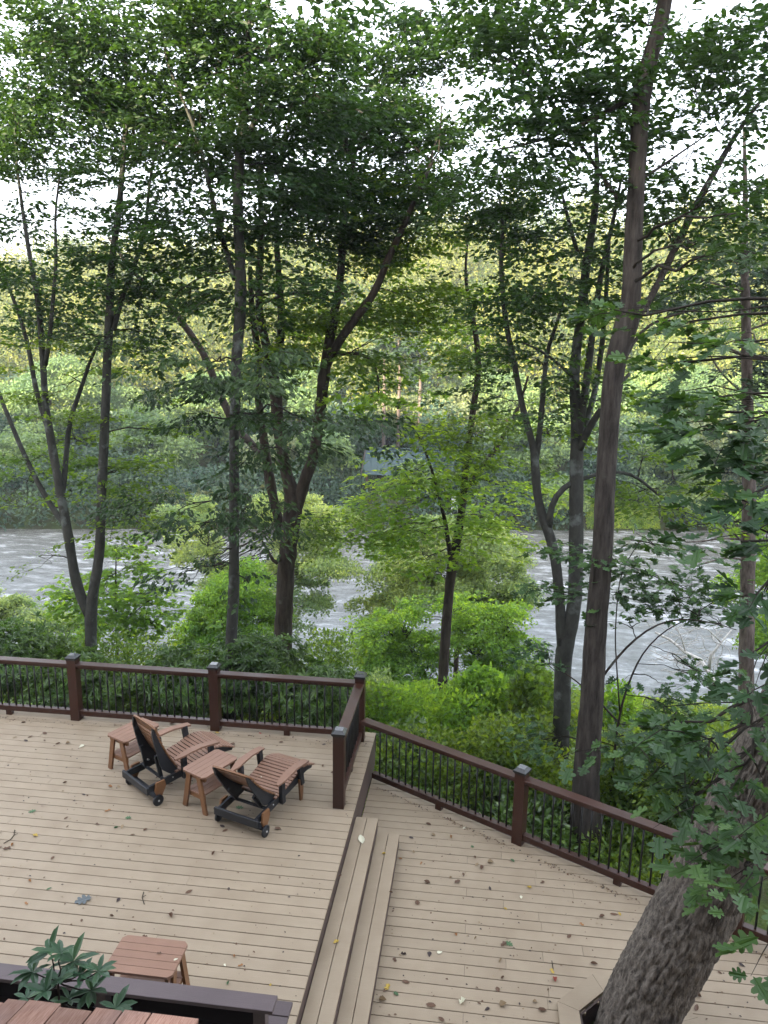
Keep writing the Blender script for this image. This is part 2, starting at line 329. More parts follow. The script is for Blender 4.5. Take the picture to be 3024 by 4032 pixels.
# octagon border round the leaning trunk
tb = thing('tree_opening_border', (TC[0], TC[1], LOW), 'raised tan octagonal border around the leaning trunk opening', 'deck border')
for k in range(8):
    an = math.pi/8+k*math.pi/4; an2 = an+math.pi/4; ro, ri = 0.66/math.cos(math.pi/8)*1.0, 0.46/math.cos(math.pi/8)
    poly = [(ro*math.cos(an), ro*math.sin(an)), (ro*math.cos(an2-0.004), ro*math.sin(an2-0.004)), (ri*math.cos(an2-0.006), ri*math.sin(an2-0.006)), (ri*math.cos(an), ri*math.sin(an))]
    MB().prism(poly, 0.03, c=(0, 0, 0.019)).build('border_board', M['deck'], tb)
    if k % 1 == 0:
        e = 0.445; MB().beam((e*math.cos(an)/math.cos(math.pi/8), e*math.sin(an)/math.cos(math.pi/8), -0.10), (e*math.cos(an2)/math.cos(math.pi/8), e*math.sin(an2)/math.cos(math.pi/8), -0.10), 0.02, 0.2).build('liner_board', M['fascia'], tb)

# ---------------------------------------------------------------- railings
def post_meshes():
    b = MB().box((0, 0, 0.51), (0.14, 0.14, 1.02)); me = b.build('post', M['rail']); pm = me.data; bpy.data.objects.remove(me)
    c = MB(); c.box((0, 0, 1.032), (0.175, 0.175, 0.026))
    r0, r1 = 0.0875, 0.052
    v = [(-r0, -r0, 1.045), (r0, -r0, 1.045), (r0, r0, 1.045), (-r0, r0, 1.045), (-r1, -r1, 1.078), (r1, -r1, 1.078), (r1, r1, 1.078), (-r1, r1, 1.078)]
    c.add(v, [(0, 1, 5, 4), (1, 2, 6, 5), (2, 3, 7, 6), (3, 0, 4, 7)])
    c.box((0, 0, 1.012), (0.15, 0.15, 0.02)); me = c.build('post_cap', M['cap']); cm = me.data; bpy.data.objects.remove(me)
    l = MB().box((0, 0, 1.079), (0.104, 0.104, 0.006)).build('cap_lens', M['lens']); lm = l.data; bpy.data.objects.remove(l)
    d = MB().box((0, 0, 0), (0.09, 0.07, 0.077)).build('support_block', M['rail']); dm = d.data; bpy.data.objects.remove(d)
    s = MB().tube([(0, 0, 0.155), (0, 0, 0.50), (0, 0, 0.875)], 0.0118, 8).build('baluster', M['iron'], smooth=True); sm_ = s.data; bpy.data.objects.remove(s)
    return pm, cm, lm, dm, sm_
PM, CM, LM, DM, SM = post_meshes()
def add_post(root, x, y, ang=0):
    p = link('post', PM, root, (x-root.location.x, y-root.location.y, 0), ang); c = link('post_cap', CM, p); link('cap_lens', LM, c)
def rail_run(root, a, b, t0=0.07, t1=0.07, nb=17, block=True, low_start=None):
    ox, oy = root.location.x, root.location.y
    a = np.array(a, float); b = np.array(b, float); d = b-a; Ln = np.linalg.norm(d); d /= Ln; ang = math.atan2(d[1], d[0])
    A = a+d*t0; B = b-d*t1; A2 = a+d*(low_start if low_start else t0); o = (ox, oy)
    def pt(q, z): return (q[0]-o[0], q[1]-o[1], z)
    MB().beam(pt(A, 0.925), pt(B, 0.925), 0.14, 0.036, ch=0.004).build('top_rail', M['rail'], root)
    MB().beam(pt(A, 0.885), pt(B, 0.885), 0.085, 0.042).build('rail_support', M['rail'], root)
    MB().beam(pt(A2, 0.118), pt(B, 0.118), 0.085, 0.082, ch=0.003).build('bottom_rail', M['rail'], root)
    n = nb; L2 = np.linalg.norm(B-A2)
    for k in range(n):
        q = A2+d*L2*(k+1)/(n+1); link('baluster', SM, root, pt(q, 0))
    if block: q = (A2+B)/2; link('support_block', DM, root, pt(q, 0.0385), ang)
YR = -0.262
r1 = thing('deck_railing', (-4.7, YR, 0), 'long dark brown railing with black balusters along the upper deck river side', 'railing')
px = [-4.72-2.27*2, -4.72-2.27, -4.72, -2.45]
for x in px: add_post(r1, x, YR)
for x0, x1 in zip(px, px[1:]+[-0.21]): rail_run(r1, (x0, YR), (x1, YR))
r2 = thing('deck_railing', (-0.21, -1.97, 0), 'short brown railing with two capped posts beside the steps corner', 'railing')
add_post(r2, -0.21, -1.97); add_post(r2, -0.21, YR+0.01); rail_run(r2, (-0.21, -1.97), (-0.21, YR+0.01), nb=12)
r3 = thing('deck_railing', (2.105, -1.655, LOW), 'long slanting brown railing around the lower deck, ending behind the leaning trunk', 'railing')
EP = (2.105, -1.655); FP = (4.40, -2.93); GP = (6.7, -4.15)
an = math.atan2(FP[1]-EP[1], FP[0]-EP[0])
add_post(r3, *EP, an); add_post(r3, *FP, an); add_post(r3, *GP, an)
rail_run(r3, (-0.13, -0.425), EP, t0=0.0, nb=19, low_start=0.19); rail_run(r3, EP, FP, nb=19); rail_run(r3, FP, GP, nb=19)
# nails on the deck under the rail: small grit line of leaf crumbs is added with the litter

# ---------------------------------------------------------------- built-in bench near the viewer
bn = thing('bench', (-1.6, -5.7, 0), 'dark purplish brown built-in bench with flat top back rail at lower left', 'bench')
def loc(v): return (v[0]+1.6, v[1]+5.7, v[2])
MB().box(loc((-4.6+0.025, -5.985, 0.985)), (9.25, 0.145, 0.03), ch=0.003).build('top_rail', M['bench'], bn)
for x in (-0.06, -1.3, -2.5, -3.7): MB().box(loc((x, -5.985, 0.48)), (0.09, 0.09, 0.96)).build('back_post', M['bench'], bn)
for k in range(5): MB().box(loc((-4.6, -5.93, 0.40+k*0.128)), (9.1, 0.02, 0.12)).build('back_slat', M['benchshade'], bn)
for k in range(3): MB().box(loc((-4.6+0.015, -5.83+k*0.15+0.03, 0.45)), (9.25, 0.14, 0.03), ch=0.003).build('seat_board', M['bench'], bn)
MB().box(loc((-0.09, -5.66, 0.215)), (0.04, 0.40, 0.43)).build('end_panel', M['bench'], bn)
MB().box(loc((-4.6, -5.48, 0.37)), (8.9, 0.03, 0.12)).build('front_apron', M['bench'], bn)
# dark planting gap and eave of the roof below the viewer
EY = -7.9; EZ = float(P(300, 3963, EY)[2])-0.03
ev = thing('shake_roof', (-2.0, EY, EZ), 'weathered brown wood shake roof edge at the bottom left corner', 'roof')
xq = -2.6
while xq < 1.2:
    w = random.choice((0.10, 0.13, 0.16, 0.22, 0.30)); ex = random.uniform(-0.02, 0.025)
    ctr = (xq+w/2+2.0, EY-0.35+ex-EY, 0.09+random.uniform(-.004, .004))
    tl = R(-13+random.uniform(-1, 1)); Mx = np.array(Matrix.Rotation(tl, 3, 'X'))
    MB().box(ctr, (w-0.008, 0.72, 0.018), Mx).build('shake', M['shake'], ev); xq += w
for k in range(1, 3):
    xq = -2.7
    while xq < 1.2:
        w = random.choice((0.12, 0.16, 0.22, 0.28)); Mx = np.array(Matrix.Rotation(R(-13), 3, 'X'))
        MB().box((xq+w/2+2, EY-0.35-0.32*k-EY, 0.09+0.075*k+0.018*k), (w-0.01, 0.72, 0.016), Mx).build('shake', M['shake'], ev); xq += w
MB().box((0.7+1.0-1.0, EY-EY-0.03, -0.03), (5.0, 0.06, 0.02)).build('eave_trim', M['deck'], ev)
MB().box((0.7, EY-EY-0.9, -0.10), (5.0, 1.6, 0.03), np.array(Matrix.Rotation(R(-13), 3, 'X'))).build('roof_deck', M['under'], ev)

# unseen house behind the viewer, added to cut the light on the decks
hs = thing('house', (-1, -16, -2), 'unseen house block added behind the viewer to darken the decks', 'house')
MB().box((0, -0.5, 4.5), (26, 6.0, 13.5)).build('wall', M['fascia'], hs)
MB().box((0, 0.6, 12.2), (27.5, 11.5, 0.25)).build('roof', M['shake'], hs)
MB().box((-7.2, 5.4, 2.35), (3.0, 1.0, 3.0)).build('porch_wall', M['fascia'], hs)
# ---------------------------------------------------------------- furniture
def make_table():
    t = thing('side_table', (0, 0, 0), 'x', 'side table', 'brown slatted side tables on the upper deck')
    H = 0.52; LX, WY = 0.61, 0.41; n = 5; w = WY/n
    for k in range(n):
        yc = -WY/2+w*(k+0.5); c = 0.035
        if k == 0: poly = [(-LX/2+c, -w/2+.002), (LX/2-c, -w/2+.002), (LX/2, -w/2+c+.002), (LX/2, w/2-.002), (-LX/2, w/2-.002), (-LX/2, -w/2+c+.002)]
        elif k == n-1: poly = [(-LX/2, -w/2+.002), (LX/2, -w/2+.002), (LX/2, w/2-c-.002), (LX/2-c, w/2-.002), (-LX/2+c, w/2-.002), (-LX/2, w/2-c-.002)]
        else: poly = [(-LX/2, -w/2+.002), (LX/2, -w/2+.002), (LX/2, w/2-.002), (-LX/2, w/2-.002)]
        MB().prism(poly, 0.024, c=(0, yc, H-0.012)).build('top_slat', M['polytop'], t)
    for s in (-1, 1):
        x = s*(LX/2-0.055)
        MB().beam((x+0.03*0, -WY/2+0.03, H-0.055), (x, WY/2-0.03, H-0.055), 0.03, 0.06).build('apron', M['poly'], t)
        for q in (-1, 1): MB().beam((x+s*0.032, q*0.085, H-0.03), (x+s*0.032, q*0.185, 0), 0.028, 0.075, up=(0, 1, 0), ch=0.004).build('leg', M['poly'], t)
        MB().beam((x, -0.15, 0.20), (x, 0.15, 0.20), 0.028, 0.06).build('brace', M['poly'], t)
    for k in range(4): MB().box((0, -0.114+k*0.076, 0.242), (LX-0.06, 0.07, 0.02)).build('shelf_slat', M['polytop'], t)
    return t
tp = make_table(); tbls = [((-3.235, -1.375), 65.5, 'brown side table farthest left, beside the upright reclined lounger'), ((-1.873, -2.07), 63.5, 'brown side table standing between the two loungers'), ((-1.325, -5.19), 0, 'brown side table alone in the foreground behind the dark bench')]
for i, (p, a_, lb) in enumerate(tbls):
    o = tp if i == 0 else copy_tree(tp); o.location = (*p, 0); o.rotation_euler = (0, 0, R(a_)); o['label'] = lb
def side(poly, x, th=0.028):                               # profile in (y, z) extruded across x
    return dict(poly=poly, h=th, M=np.array([[0, 0, 1], [1, 0, 0], [0, 1, 0]], float), c=(x, 0, 0))
def make_lounger(back_deg, label):
    t = thing('lounge_chair', (0, 0, 0), label, 'lounge chair', 'brown and black chaise loungers on the upper deck')
    W = 0.60
    # side rails of the frame, tail bar, crossbars
    for s in (-1, 1):
        MB().prism(**side([(0.0, 0.19), (0.0, 0.265), (0.22, 0.285), (0.5, 0.315), (0.98, 0.345), (1.02, 0.31), (1.0, 0.25), (0.5, 0.215), (0.2, 0.185)], s*(W/2-0.03))).build('side_rail', M['black'], t)
        MB().prism(**side([(0.86, 0.30), (0.94, 0.385), (1.08, 0.395), (1.2, 0.355), (1.33, 0.285), (1.32, 0.25), (1.2, 0.27), (1.05, 0.27)], s*(W/2-0.065), 0.026)).build('foot_support', M['black'], t)
    MB().box((0, -0.015, 0.225), (W+0.03, 0.032, 0.095), ch=0.004).build('tail_bar', M['black'], t)
    MB().box((0, 0.24, 0.272), (W-0.09, 0.035, 0.022)).build('cross_bar', M['black'], t)
    MB().box((0, 0.52, 0.25), (W-0.09, 0.03, 0.08)).build('cross_bar', M['black'], t)
    MB().box((0, 0.95, 0.25), (W-0.09, 0.03, 0.08)).build('cross_bar', M['black'], t)
    MB().box((0, 0.11, 0.105), (W+0.03, 0.09, 0.028)).build('axle_board', M['black'], t)
    for s in (-1, 1):
        MB().prism(**side([(0.10, 0.30), (0.22, 0.30), (0.235, 0.22), (0.17, 0.09), (0.11, 0.09), (0.075, 0.19)], s*(W/2+0.012), 0.026)).build('wheel_leg', M['poly'], t)
        MB().prism(**side([(0.90, 0.31), (1.0, 0.31), (0.985, 0.1), (0.965, 0.0), (0.925, 0.0), (0.915, 0.1)], s*(W/2+0.012), 0.026)).build('front_leg', M['poly'], t)
        wh = MB(); wh.tube([(s*(W/2+0.03), 0.10, 0.072), (s*(W/2+0.038), 0.10, 0.072), (s*(W/2+0.058), 0.10, 0.072), (s*(W/2+0.064), 0.10, 0.072)], [0.060, 0.072, 0.072, 0.058], 24)
        wo = wh.build('wheel', M['black'], t); MB().tube([(s*(W/2+0.064), 0.10, 0.072), (s*(W/2+0.070), 0.10, 0.072)], 0.013, 8).build('wheel_bolt', M['metal'], wo)
    # seat slats along a curve
    prof = [(0.40, 0.315), (0.55, 0.318), (0.75, 0.345), (0.92, 0.395), (1.03, 0.415), (1.14, 0.395), (1.34, 0.30)]
    pr = np.array(prof); seg = np.r_[0, np.cumsum(np.linalg.norm(np.diff(pr, axis=0), axis=1))]; n = 18
    for k in range(n):
        q = seg[-1]*(k+0.5)/n; y = np.interp(q, seg, pr[:, 0]); z = np.interp(q, seg, pr[:, 1])
        y2 = np.interp(q+0.012, seg, pr[:, 0]); z2 = np.interp(q+0.012, seg, pr[:, 1]); y1 = np.interp(q-0.012, seg, pr[:, 0]); z1 = np.interp(q-0.012, seg, pr[:, 1])
        an = math.atan2(z2-z1, y2-y1); MB().box((0, y, z), (W-0.02, seg[-1]/n-0.011, 0.02), np.array(Matrix.Rotation(an, 3, 'X')), ch=0.003).build('seat_slat', M['polytop'], t)
    # backrest pivoting at the rear of the seat
    piv = np.array([0.44, 0.315]); an = R(back_deg); u = np.array([-math.cos(an), math.sin(an)]); nrm = np.array([math.sin(an), math.cos(an)])   # along the back, and out towards the sitter
    def bp(l, d): q = piv+u*l+nrm*d; return (q[0], q[1])
    LB = 0.80; nb = 9; wv = 0.066
    def curve(l): return 0.028*math.sin(min(l/LB, 1)*math.pi)*-1.0+0.03*(l/LB)**2
    for k in range(nb):
        l = 0.03+wv*(k+0.5); q = bp(l, 0.03+curve(l)); da = math.atan2(curve(l+.02)-curve(l-.02), .04)
        MB().box((0, q[0], q[1]), (W-0.06, wv-0.008, 0.02), np.array(Matrix.Rotation(math.pi-an+da, 3, 'X')), ch=0.003).build('back_slat', M['poly'], t)
    l0, l1 = 0.03+wv*nb, LB; q = bp((l0+l1)/2, 0.03+curve((l0+l1)/2)); hw = (W-0.06)/2; hh = (l1-l0)/2
    cp = [(-hw, -hh), (hw, -hh), (hw, hh*0.45), (hw-0.05, hh*0.86), (hw-0.14, hh), (-hw+0.14, hh), (-hw+0.05, hh*0.86), (-hw, hh*0.45)]
    ax = np.array([[1, 0, 0], [0, u[0], u[1]], [0, nrm[0], nrm[1]]]).T
    cr = MB().prism(cp, 0.02, ax, (0, q[0], q[1])).build('crest_board', M['poly'], t)
    MB().prism([(-0.05, -0.012), (0.05, -0.012), (0.05, 0.012), (-0.05, 0.012)], 0.023, ax, (0, q[0]+u[0]*0.03, q[1]+u[1]*0.03)).build('hand_slot', M['fascia'], cr)
    for s in (-1, 1):
        outer = [bp(l, 0.018+curve(l)) for l in np.linspace(-0.03, LB-0.06, 9)]
        inner = [bp(l, 0.018+curve(l)-w) for l, w in zip(np.linspace(LB-0.03, -0.03, 9), (0.02, 0.055, 0.07, 0.085, 0.105, 0.13, 0.15, 0.12, 0.08))]
        MB().prism(**side(outer+inner, s*(W/2-0.06))).build('back_support', M['black'], t)
        a = bp(0.36, -0.10); MB().beam((s*(W/2-0.12), a[0], a[1]), (s*(W/2-0.12), 0.25, 0.27), 0.03, 0.05, up=(0, 1, 0.3)).build('prop_strut', M['black'], t)
        for l, d in ((0.30, -0.05), (0.12, -0.05)):
            q2 = bp(l, d); MB().tube([(s*(W/2-0.07), q2[0], q2[1]), (s*(W/2-0.063), q2[0], q2[1])], 0.010, 6).build('bolt', M['metal'], t)
        MB().tube([(s*(W/2-0.02), 0.36, 0.26), (s*(W/2-0.010), 0.36, 0.26)], 0.009, 6).build('bolt', M['metal'], t)
        # arm on two black posts
        xa = s*(W/2+0.045)
        MB().prism(**side([(0.49, 0.20), (0.56, 0.20), (0.545, 0.535), (0.475, 0.535)], s*(W/2+0.012), 0.05)).build('arm_post', M['black'], t)
        MB().prism(**side([(0.93, 0.22), (1.0, 0.22), (0.955, 0.555), (0.88, 0.555)], s*(W/2+0.012), 0.05)).build('arm_post', M['black'], t)
        ap = [(-0.015, 0.36), (0.02, 0.36), (0.05, 0.46), (0.055, 0.6), (0.05, 0.75), (0.058, 0.92), (0.05, 1.02), (-0.04, 1.02), (-0.05, 0.92), (-0.045, 0.75), (-0.055, 0.6), (-0.04, 0.46)]
        k = len(ap); zz = lambda y: 0.545+0.025*math.sin((y-0.36)/0.66*math.pi*1.3-0.5)
        v = [(xa+p, y, zz(y)-0.012) for p, y in ap]+[(xa+p, y, zz(y)+0.012) for p, y in ap]
        f = [(i, (i+1) % k, k+(i+1) % k, k+i) for i in range(k)]
        pairs = [(0, 1), (11, 2), (10, 3), (9, 4), (8, 5), (7, 6)]
        for (a1, b1), (a2, b2) in zip(pairs[:-1], pairs[1:]): f += [(k+a1, k+b1, k+b2, k+a2), (a2, b2, b1, a1)]
        MB().add(v, f).build('armrest', M['polytop'], t)
    return t
l1 = make_lounger(64, 'brown slatted lounger with its back raised steeply, between two side tables')
l1.location = (-2.84, -2.17, 0); l1.rotation_euler = (0, 0, R(-36))
l2 = make_lounger(43, 'brown slatted lounger with its back laid low, nearest the steps')
l2.location = (-1.33, -2.70, 0); l2.rotation_euler = (0, 0, R(-19))

# ---------------------------------------------------------------- leaves, branches, trees
def unit(a): return a/(np.linalg.norm(a, axis=-1, keepdims=True)+1e-9)
TPL = {  # leaf outlines (x across, y along, z lift) and faces
 'diamond': (np.array([(0, 0, 0), (-.30, .42, .07), (0, 1, -.06), (.30, .42, .07)]), [(0, 1, 2), (0, 2, 3)]),
 'oval': (np.array([(0, 0, 0), (-.24, .28, .05), (-.22, .68, .05), (0, 1, -.10), (.22, .68, .05), (.24, .28, .05)]), [(0, 3, 2, 1), (0, 5, 4, 3)]),
 'strap': (np.array([(0, 0, 0), (-.13, .35, .03), (-.12, .70, .02), (0, 1, -.12), (.12, .70, .02), (.13, .35, .03)]), [(0, 3, 2, 1), (0, 5, 4, 3)]),
}
_h = [(0, 0), (.05, .10), (.20, .13), (.25, .20), (.12, .31), (.34, .38), (.42, .48), (.36, .55), (.16, .55), (.30, .67), (.33, .77), (.25, .81), (.11, .78), (.14, .93), (0, 1.0)]
_z = lambda x, y: 0.25*x-0.14*y*y+0.03*math.sin(y*9)
_v = [(x, y, _z(x, y)) for x, y in _h]+[(-x, y, _z(x, y)) for x, y in _h[1:-1]]
TPL['oak'] = (np.array(_v), [tuple(range(len(_h)-1, -1, -1)), (0,)+tuple(range(len(_h), 2*len(_h)-2))+(len(_h)-1,)])
_m = [(0, 0, 0), (.22, .02, .02), (.50, .12, 0), (.26, .34, .04), (.44, .62, 0), (.17, .60, .04), (0, 1, -.08), (-.17, .60, .04), (-.44, .62, 0), (-.26, .34, .04), (-.50, .12, 0), (-.22, .02, .02)]
TPL['maple'] = (np.array(_m), [(0, 1, 2, 3), (0, 3, 4, 5), (0, 5, 6, 7), (0, 7, 8, 9), (0, 9, 10, 11)])
def add_leaves(mb, pos, dr, nr, size, tpl='diamond'):
    V, Fs = TPL[tpl]; n = len(pos)
    if n == 0: return
    dr = unit(dr); sd_ = unit(np.cross(dr, nr)); nn = np.cross(sd_, dr); size = np.broadcast_to(size, (n,))
    v = pos[:, None]+size[:, None, None]*(V[None, :, 0, None]*sd_[:, None]+V[None, :, 1, None]*dr[:, None]+V[None, :, 2, None]*nn[:, None])
    base = mb.n; mb.v.append(v.reshape(-1, 3)); mb.n += n*len(V); off = base+np.arange(n)[:, None, None]*len(V)
    by = {}
    for f in Fs: by.setdefault(len(f), []).append(f)
    for k in by: mb.f.append((np.array(by[k])[None]+off).reshape(-1, k))
def sprays(mb, tw, cen, out, Ln, nl, ls, tpl, jit=0.35, wid=0.42, droop=0.18, twr=0.004, hang=0.0):
    """flat leafy sprays: cen (n,3) start, out (n,3) direction, nl leaves each"""
    n = len(cen)
    if n == 0: return
    out = unit(out); side_ = unit(np.cross(out, [0, 0, 1.0])+1e-6); upv = np.cross(side_, out)
    Ls = Ln*rng.uniform(0.7, 1.3, n); t = rng.uniform(0.05, 1.0, (n, nl)); w = wid*Ls[:, None]*np.sin(np.clip(t, 0, 1)**0.7*math.pi*0.93)*rng.uniform(0.1, 1, (n, nl))*np.where(rng.random((n, nl)) < 0.5, -1, 1)
    pos = cen[:, None]+out[:, None]*(t*Ls[:, None])[..., None]+side_[:, None]*w[..., None]+upv[:, None]*rng.normal(0, 0.035, (n, nl))[..., None]*Ln
    pos[..., 2] -= droop*(t**2)*Ls[:, None]+0.15*np.abs(w)
    dr = out[:, None]*0.8+side_[:, None]*np.sign(w)[..., None]*0.8+rng.normal(0, 0.3, (n, nl, 3)); dr[..., 2] -= 0.15+hang
    nr = np.array([0, 0, 1.0])+rng.normal(0, jit, (n, nl, 3))
    add_leaves(mb, pos.reshape(-1, 3), dr.reshape(-1, 3), nr.reshape(-1, 3), ls*rng.uniform(0.65, 1.2, n*nl), tpl)
    if tw is not None:
        for i in range(0, n, 3 if n > 60 else 1):
            a = cen[i]; b = a+out[i]*Ls[i]*0.5+np.array([0, 0, -droop*0.25*Ls[i]]); c_ = a+out[i]*Ls[i]*0.95+np.array([0, 0, -droop*0.9*Ls[i]])
            tw.tube([a, b, c_], [twr, twr*0.7, twr*0.3], 3, cap=False)
def curve_pts(a, b, sag, n=6, wob=0.04):
    t = np.linspace(0, 1, n)[:, None]; L_ = np.linalg.norm(b-a); p = a*(1-t)+b*t
    p[:, 2] += sag*L_*np.sin(t[:, 0]*math.pi); p[1:-1] += rng.normal(0, wob*L_, (n-2, 3))*[1, 1, 0.7]; return p
def stem(mb, pts, k=9, wob=0.03, dense=True):
    """pts: (u, v, Y, photographed width) from the base upwards, smoothed into a tapering limb; returns its points and radii"""
    W_ = np.array([P(u, v, Y) for u, v, Y, w in pts]); r = np.array([W2R(w, q) for (u, v, Y, w), q in zip(pts, W_)])
    return limb(mb, W_, r, k, wob)
def limb(mb, W_, r, k=9, wob=0.03):
    W_ = np.array(W_, float); r = np.array(r, float)
    s_ = np.r_[0, np.cumsum(np.linalg.norm(np.diff(W_, axis=0), axis=1))]; n = max(6, int(s_[-1]/0.16)); q = np.linspace(0, s_[-1], n)
    Wd = np.stack([np.interp(q, s_, W_[:, i]) for i in range(3)], 1); rd = np.interp(q, s_, r)
    for _ in range(3): Wd[1:-1] = (Wd[:-2]+2*Wd[1:-1]+Wd[2:])/4
    mb.tube(Wd, rd, k, wob); return Wd, rd
def to_ground(u, v, Y, w, extra=1.12, lean=0.0):
    """extend a trunk from the lowest visible point straight down into the ground"""
    p = P(u, v, Y); return p, W2R(w, p)
DENS = {'canopy': 5.2, 'canopy2': 4.4, 'hang': 2.0, 'maple': 4.2, 'oak': 3.6, 'bright': 5.5}
class Tree:
    def __init__(s, name, base, label, cat='tree', bark='bark', group=None):
        s.name, s.label, s.cat, s.bark, s.group, s.base = name, label, cat, bark, group, np.array(base, float)
        s.tr = MB(); s.tw = MB(); s.lf = {}; s.pts = []; s.rad = []
    def trunk(s, pts, k=10, wob=0.035, root=False):
        W_ = [P(u, v, Y) for u, v, Y, w in pts]; r = [W2R(w, q) for (u, v, Y, w), q in zip(pts, W_)]
        if root:
            g = float(ground(W_[0][0], W_[0][1]))-0.1
            if W_[0][2] > g+0.05: W_ = [np.array([W_[0][0], W_[0][1], g]), np.array([W_[0][0], W_[0][1], g+0.35*(W_[0][2]-g)])]+W_; r = [r[0]*1.5, r[0]*1.12]+r
        a, b = limb(s.tr, W_, r, k, wob); s.pts.append(a); s.rad.append(b)
    def mass(s, u, v, ru, rv, Y, dens, leaf, ls=0.085, tpl='diamond', ry=1.1, Ln=0.75, nl=30, jit=0.6, hang=0.0, wid=0.42, flat=1.0, link_=True, droop=0.18, clump=9):
        c = P(u, v, Y); k = np.dot(c-CAM, FW)/F; rx, rz = ru*k, rv*k
        n = max(2, int(dens*DENS.get(leaf, 3.2)*rx*rz*math.pi*5.2/(Ln*0.75))); q = rng.normal(0, 1, (n, 3)); q = unit(q)*rng.uniform(0, 1, (n, 1))**(1/2.4)
        cen = c+q*[rx, ry, rz]
        if clump and n > 14: m0 = max(4, n//clump); cen = cen[rng.integers(0, m0, n)]+rng.normal(0, 1, (n, 3))*[.34, .34, .13]*min(1.0, Ln/.75)
        if flat < 1: cen[:, 2] = c[2]+np.round((cen[:, 2]-c[2])/0.45)*0.45+rng.normal(0, 0.05, n)
        allp = np.vstack(s.pts) if s.pts else np.array([s.base]); allr = np.concatenate(s.rad) if s.pts else np.array([0.02])
        d = np.linalg.norm(allp-(c-[0, 0, 0.3*rz]), axis=1)+np.where(allp[:, 2] > c[2]+0.3, 1.5, 0); i = int(np.argmin(d)); a = allp[i]
        out = cen-a; out[:, 2] *= 0.25; out = unit(out)+rng.normal(0, 0.45, (n, 3))*[1, 1, 0.25]
        cen = cen-unit(out)*Ln*0.4
        if leaf not in s.lf: s.lf[leaf] = MB()
        sprays(s.lf[leaf], s.tw, cen, out, Ln, nl, ls, tpl, jit, wid, droop, hang=hang)
        if link_:
            lim = curve_pts(a, c+np.array([0, 0, -0.2*rz]), 0.05, 8, 0.025); r0 = min(allr[i]*0.5, 0.010+0.007*np.linalg.norm(c-a)); s.tw.tube(lim, np.linspace(r0, 0.006, 8), 5, cap=False)
            m_ = min(n, max(3, n//14)); 
            for j in rng.choice(n, m_, replace=False):
                h = lim[rng.integers(2, 8)]; s.tw.tube(curve_pts(h, cen[j], 0.04, 5, 0.03), np.linspace(0.009, 0.004, 5), 3, cap=False)
    def lumps(s, u, v, ru, rv, Y, leaf, ls, lr, ry=None, dens=1.0, flat=.62, link_=True):
        c = P(u, v, Y); k = np.dot(c-CAM, FW)/F; rx, rz = ru*k, rv*k; ry = ry or rx*.8; ax = np.array([rx, ry, rz])
        m_ = max(3, int(rx*rz*math.pi/(lr*lr*1.0)*1.5)); q = unit(rng.normal(0, 1, (m_, 3)))*rng.uniform(.15, 1, (m_, 1))**.4; cen = c+q*ax
        rr_ = lr*rng.uniform(.55, 1.35, m_); n = int(dens*1.25*4*math.pi*lr*lr*.6/(ls*ls*.32))
        d = unit(rng.normal(0, 1, (m_, n, 3))); d[..., 2] = np.where(d[..., 2] < -.35, -d[..., 2], d[..., 2])
        pos = cen[:, None]+d*(rr_[:, None, None]*rng.uniform(.55, 1.12, (m_, n, 1)))*[1, 1, flat]+rng.normal(0, .06*lr, (m_, n, 3))
        nr = d*[1, 1, 1.6]+rng.normal(0, .45, (m_, n, 3)); dr = d*[1, 1, .2]+rng.normal(0, .6, (m_, n, 3))-[0, 0, .35]
        add_leaves(s.lf.setdefault(leaf, MB()), pos.reshape(-1, 3), dr.reshape(-1, 3), nr.reshape(-1, 3), ls*rng.uniform(.6, 1.25, m_*n), 'diamond')
        if link_ and s.pts:
            allp = np.vstack(s.pts)
            for j in range(m_):
                dd = np.linalg.norm(allp-(cen[j]-[0, 0, .5]), axis=1)+np.where(allp[:, 2] > cen[j, 2], 2, 0); a = allp[int(np.argmin(dd))]
                s.tw.tube(curve_pts(a, cen[j], .05, 6, .05), np.linspace(.012+.004*lr, .005, 6), 4, cap=False)
    def done(s):
        t = thing(s.name, tuple(s.base), s.label, s.cat, s.group)
        if s.tr.n: s.tr.build('trunk', M[s.bark], t, True, s.base)
        if s.tw.n: tag(s.tw.build('branches', M['twig'], t, True, s.base), kind='stuff')
        for k, mb in s.lf.items(): tag(mb.build('foliage', L[k], t, False, s.base), kind='stuff')
        return t
def gbase(u, v, Y): p = P(u, v, Y); return (p[0], p[1], float(ground(p[0], p[1])))

# T1 forked grey tree behind the left part of the railing
Y = 2.2; T = Tree('beech_tree', gbase(361, 2593, Y), 'grey lichen-spotted tree forking low into a V, behind the left railing', bark='smooth')
T.trunk([(361, 2700, Y, 48), (358, 2500, Y, 46), (356, 2420, Y, 48), (366, 2322, Y, 40), (388, 2230, Y, 38), (394, 2141, Y, 37), (401, 1900, Y, 36), (411, 1723, Y, 36), (422, 1422, Y, 34), (430, 1271, Y, 33), (436, 1120, Y, 30), (438, 1040, Y, 27), (470, 814, Y, 24), (484, 633, Y, 20), (506, 407, Y, 15), (490, 150, Y, 9)], root=True)
T.trunk([(352, 2420, Y, 40), (325, 2370, Y, 40), (301, 2300, Y-.05, 40), (283, 2200, Y-.1, 37), (265, 2081, Y-.1, 36), (240, 1960, Y-.1, 34), (222, 1850, Y-.1, 33), (193, 1693, Y-.1, 32), (178, 1600, Y-.1, 28), (174, 1500, Y-.1, 24), (157, 1250, Y-.1, 22), (145, 1150, Y-.1, 20), (115, 1000, Y-.1, 17), (85, 800, Y, 13), (60, 600, Y, 9), (62, 380, Y, 5)])
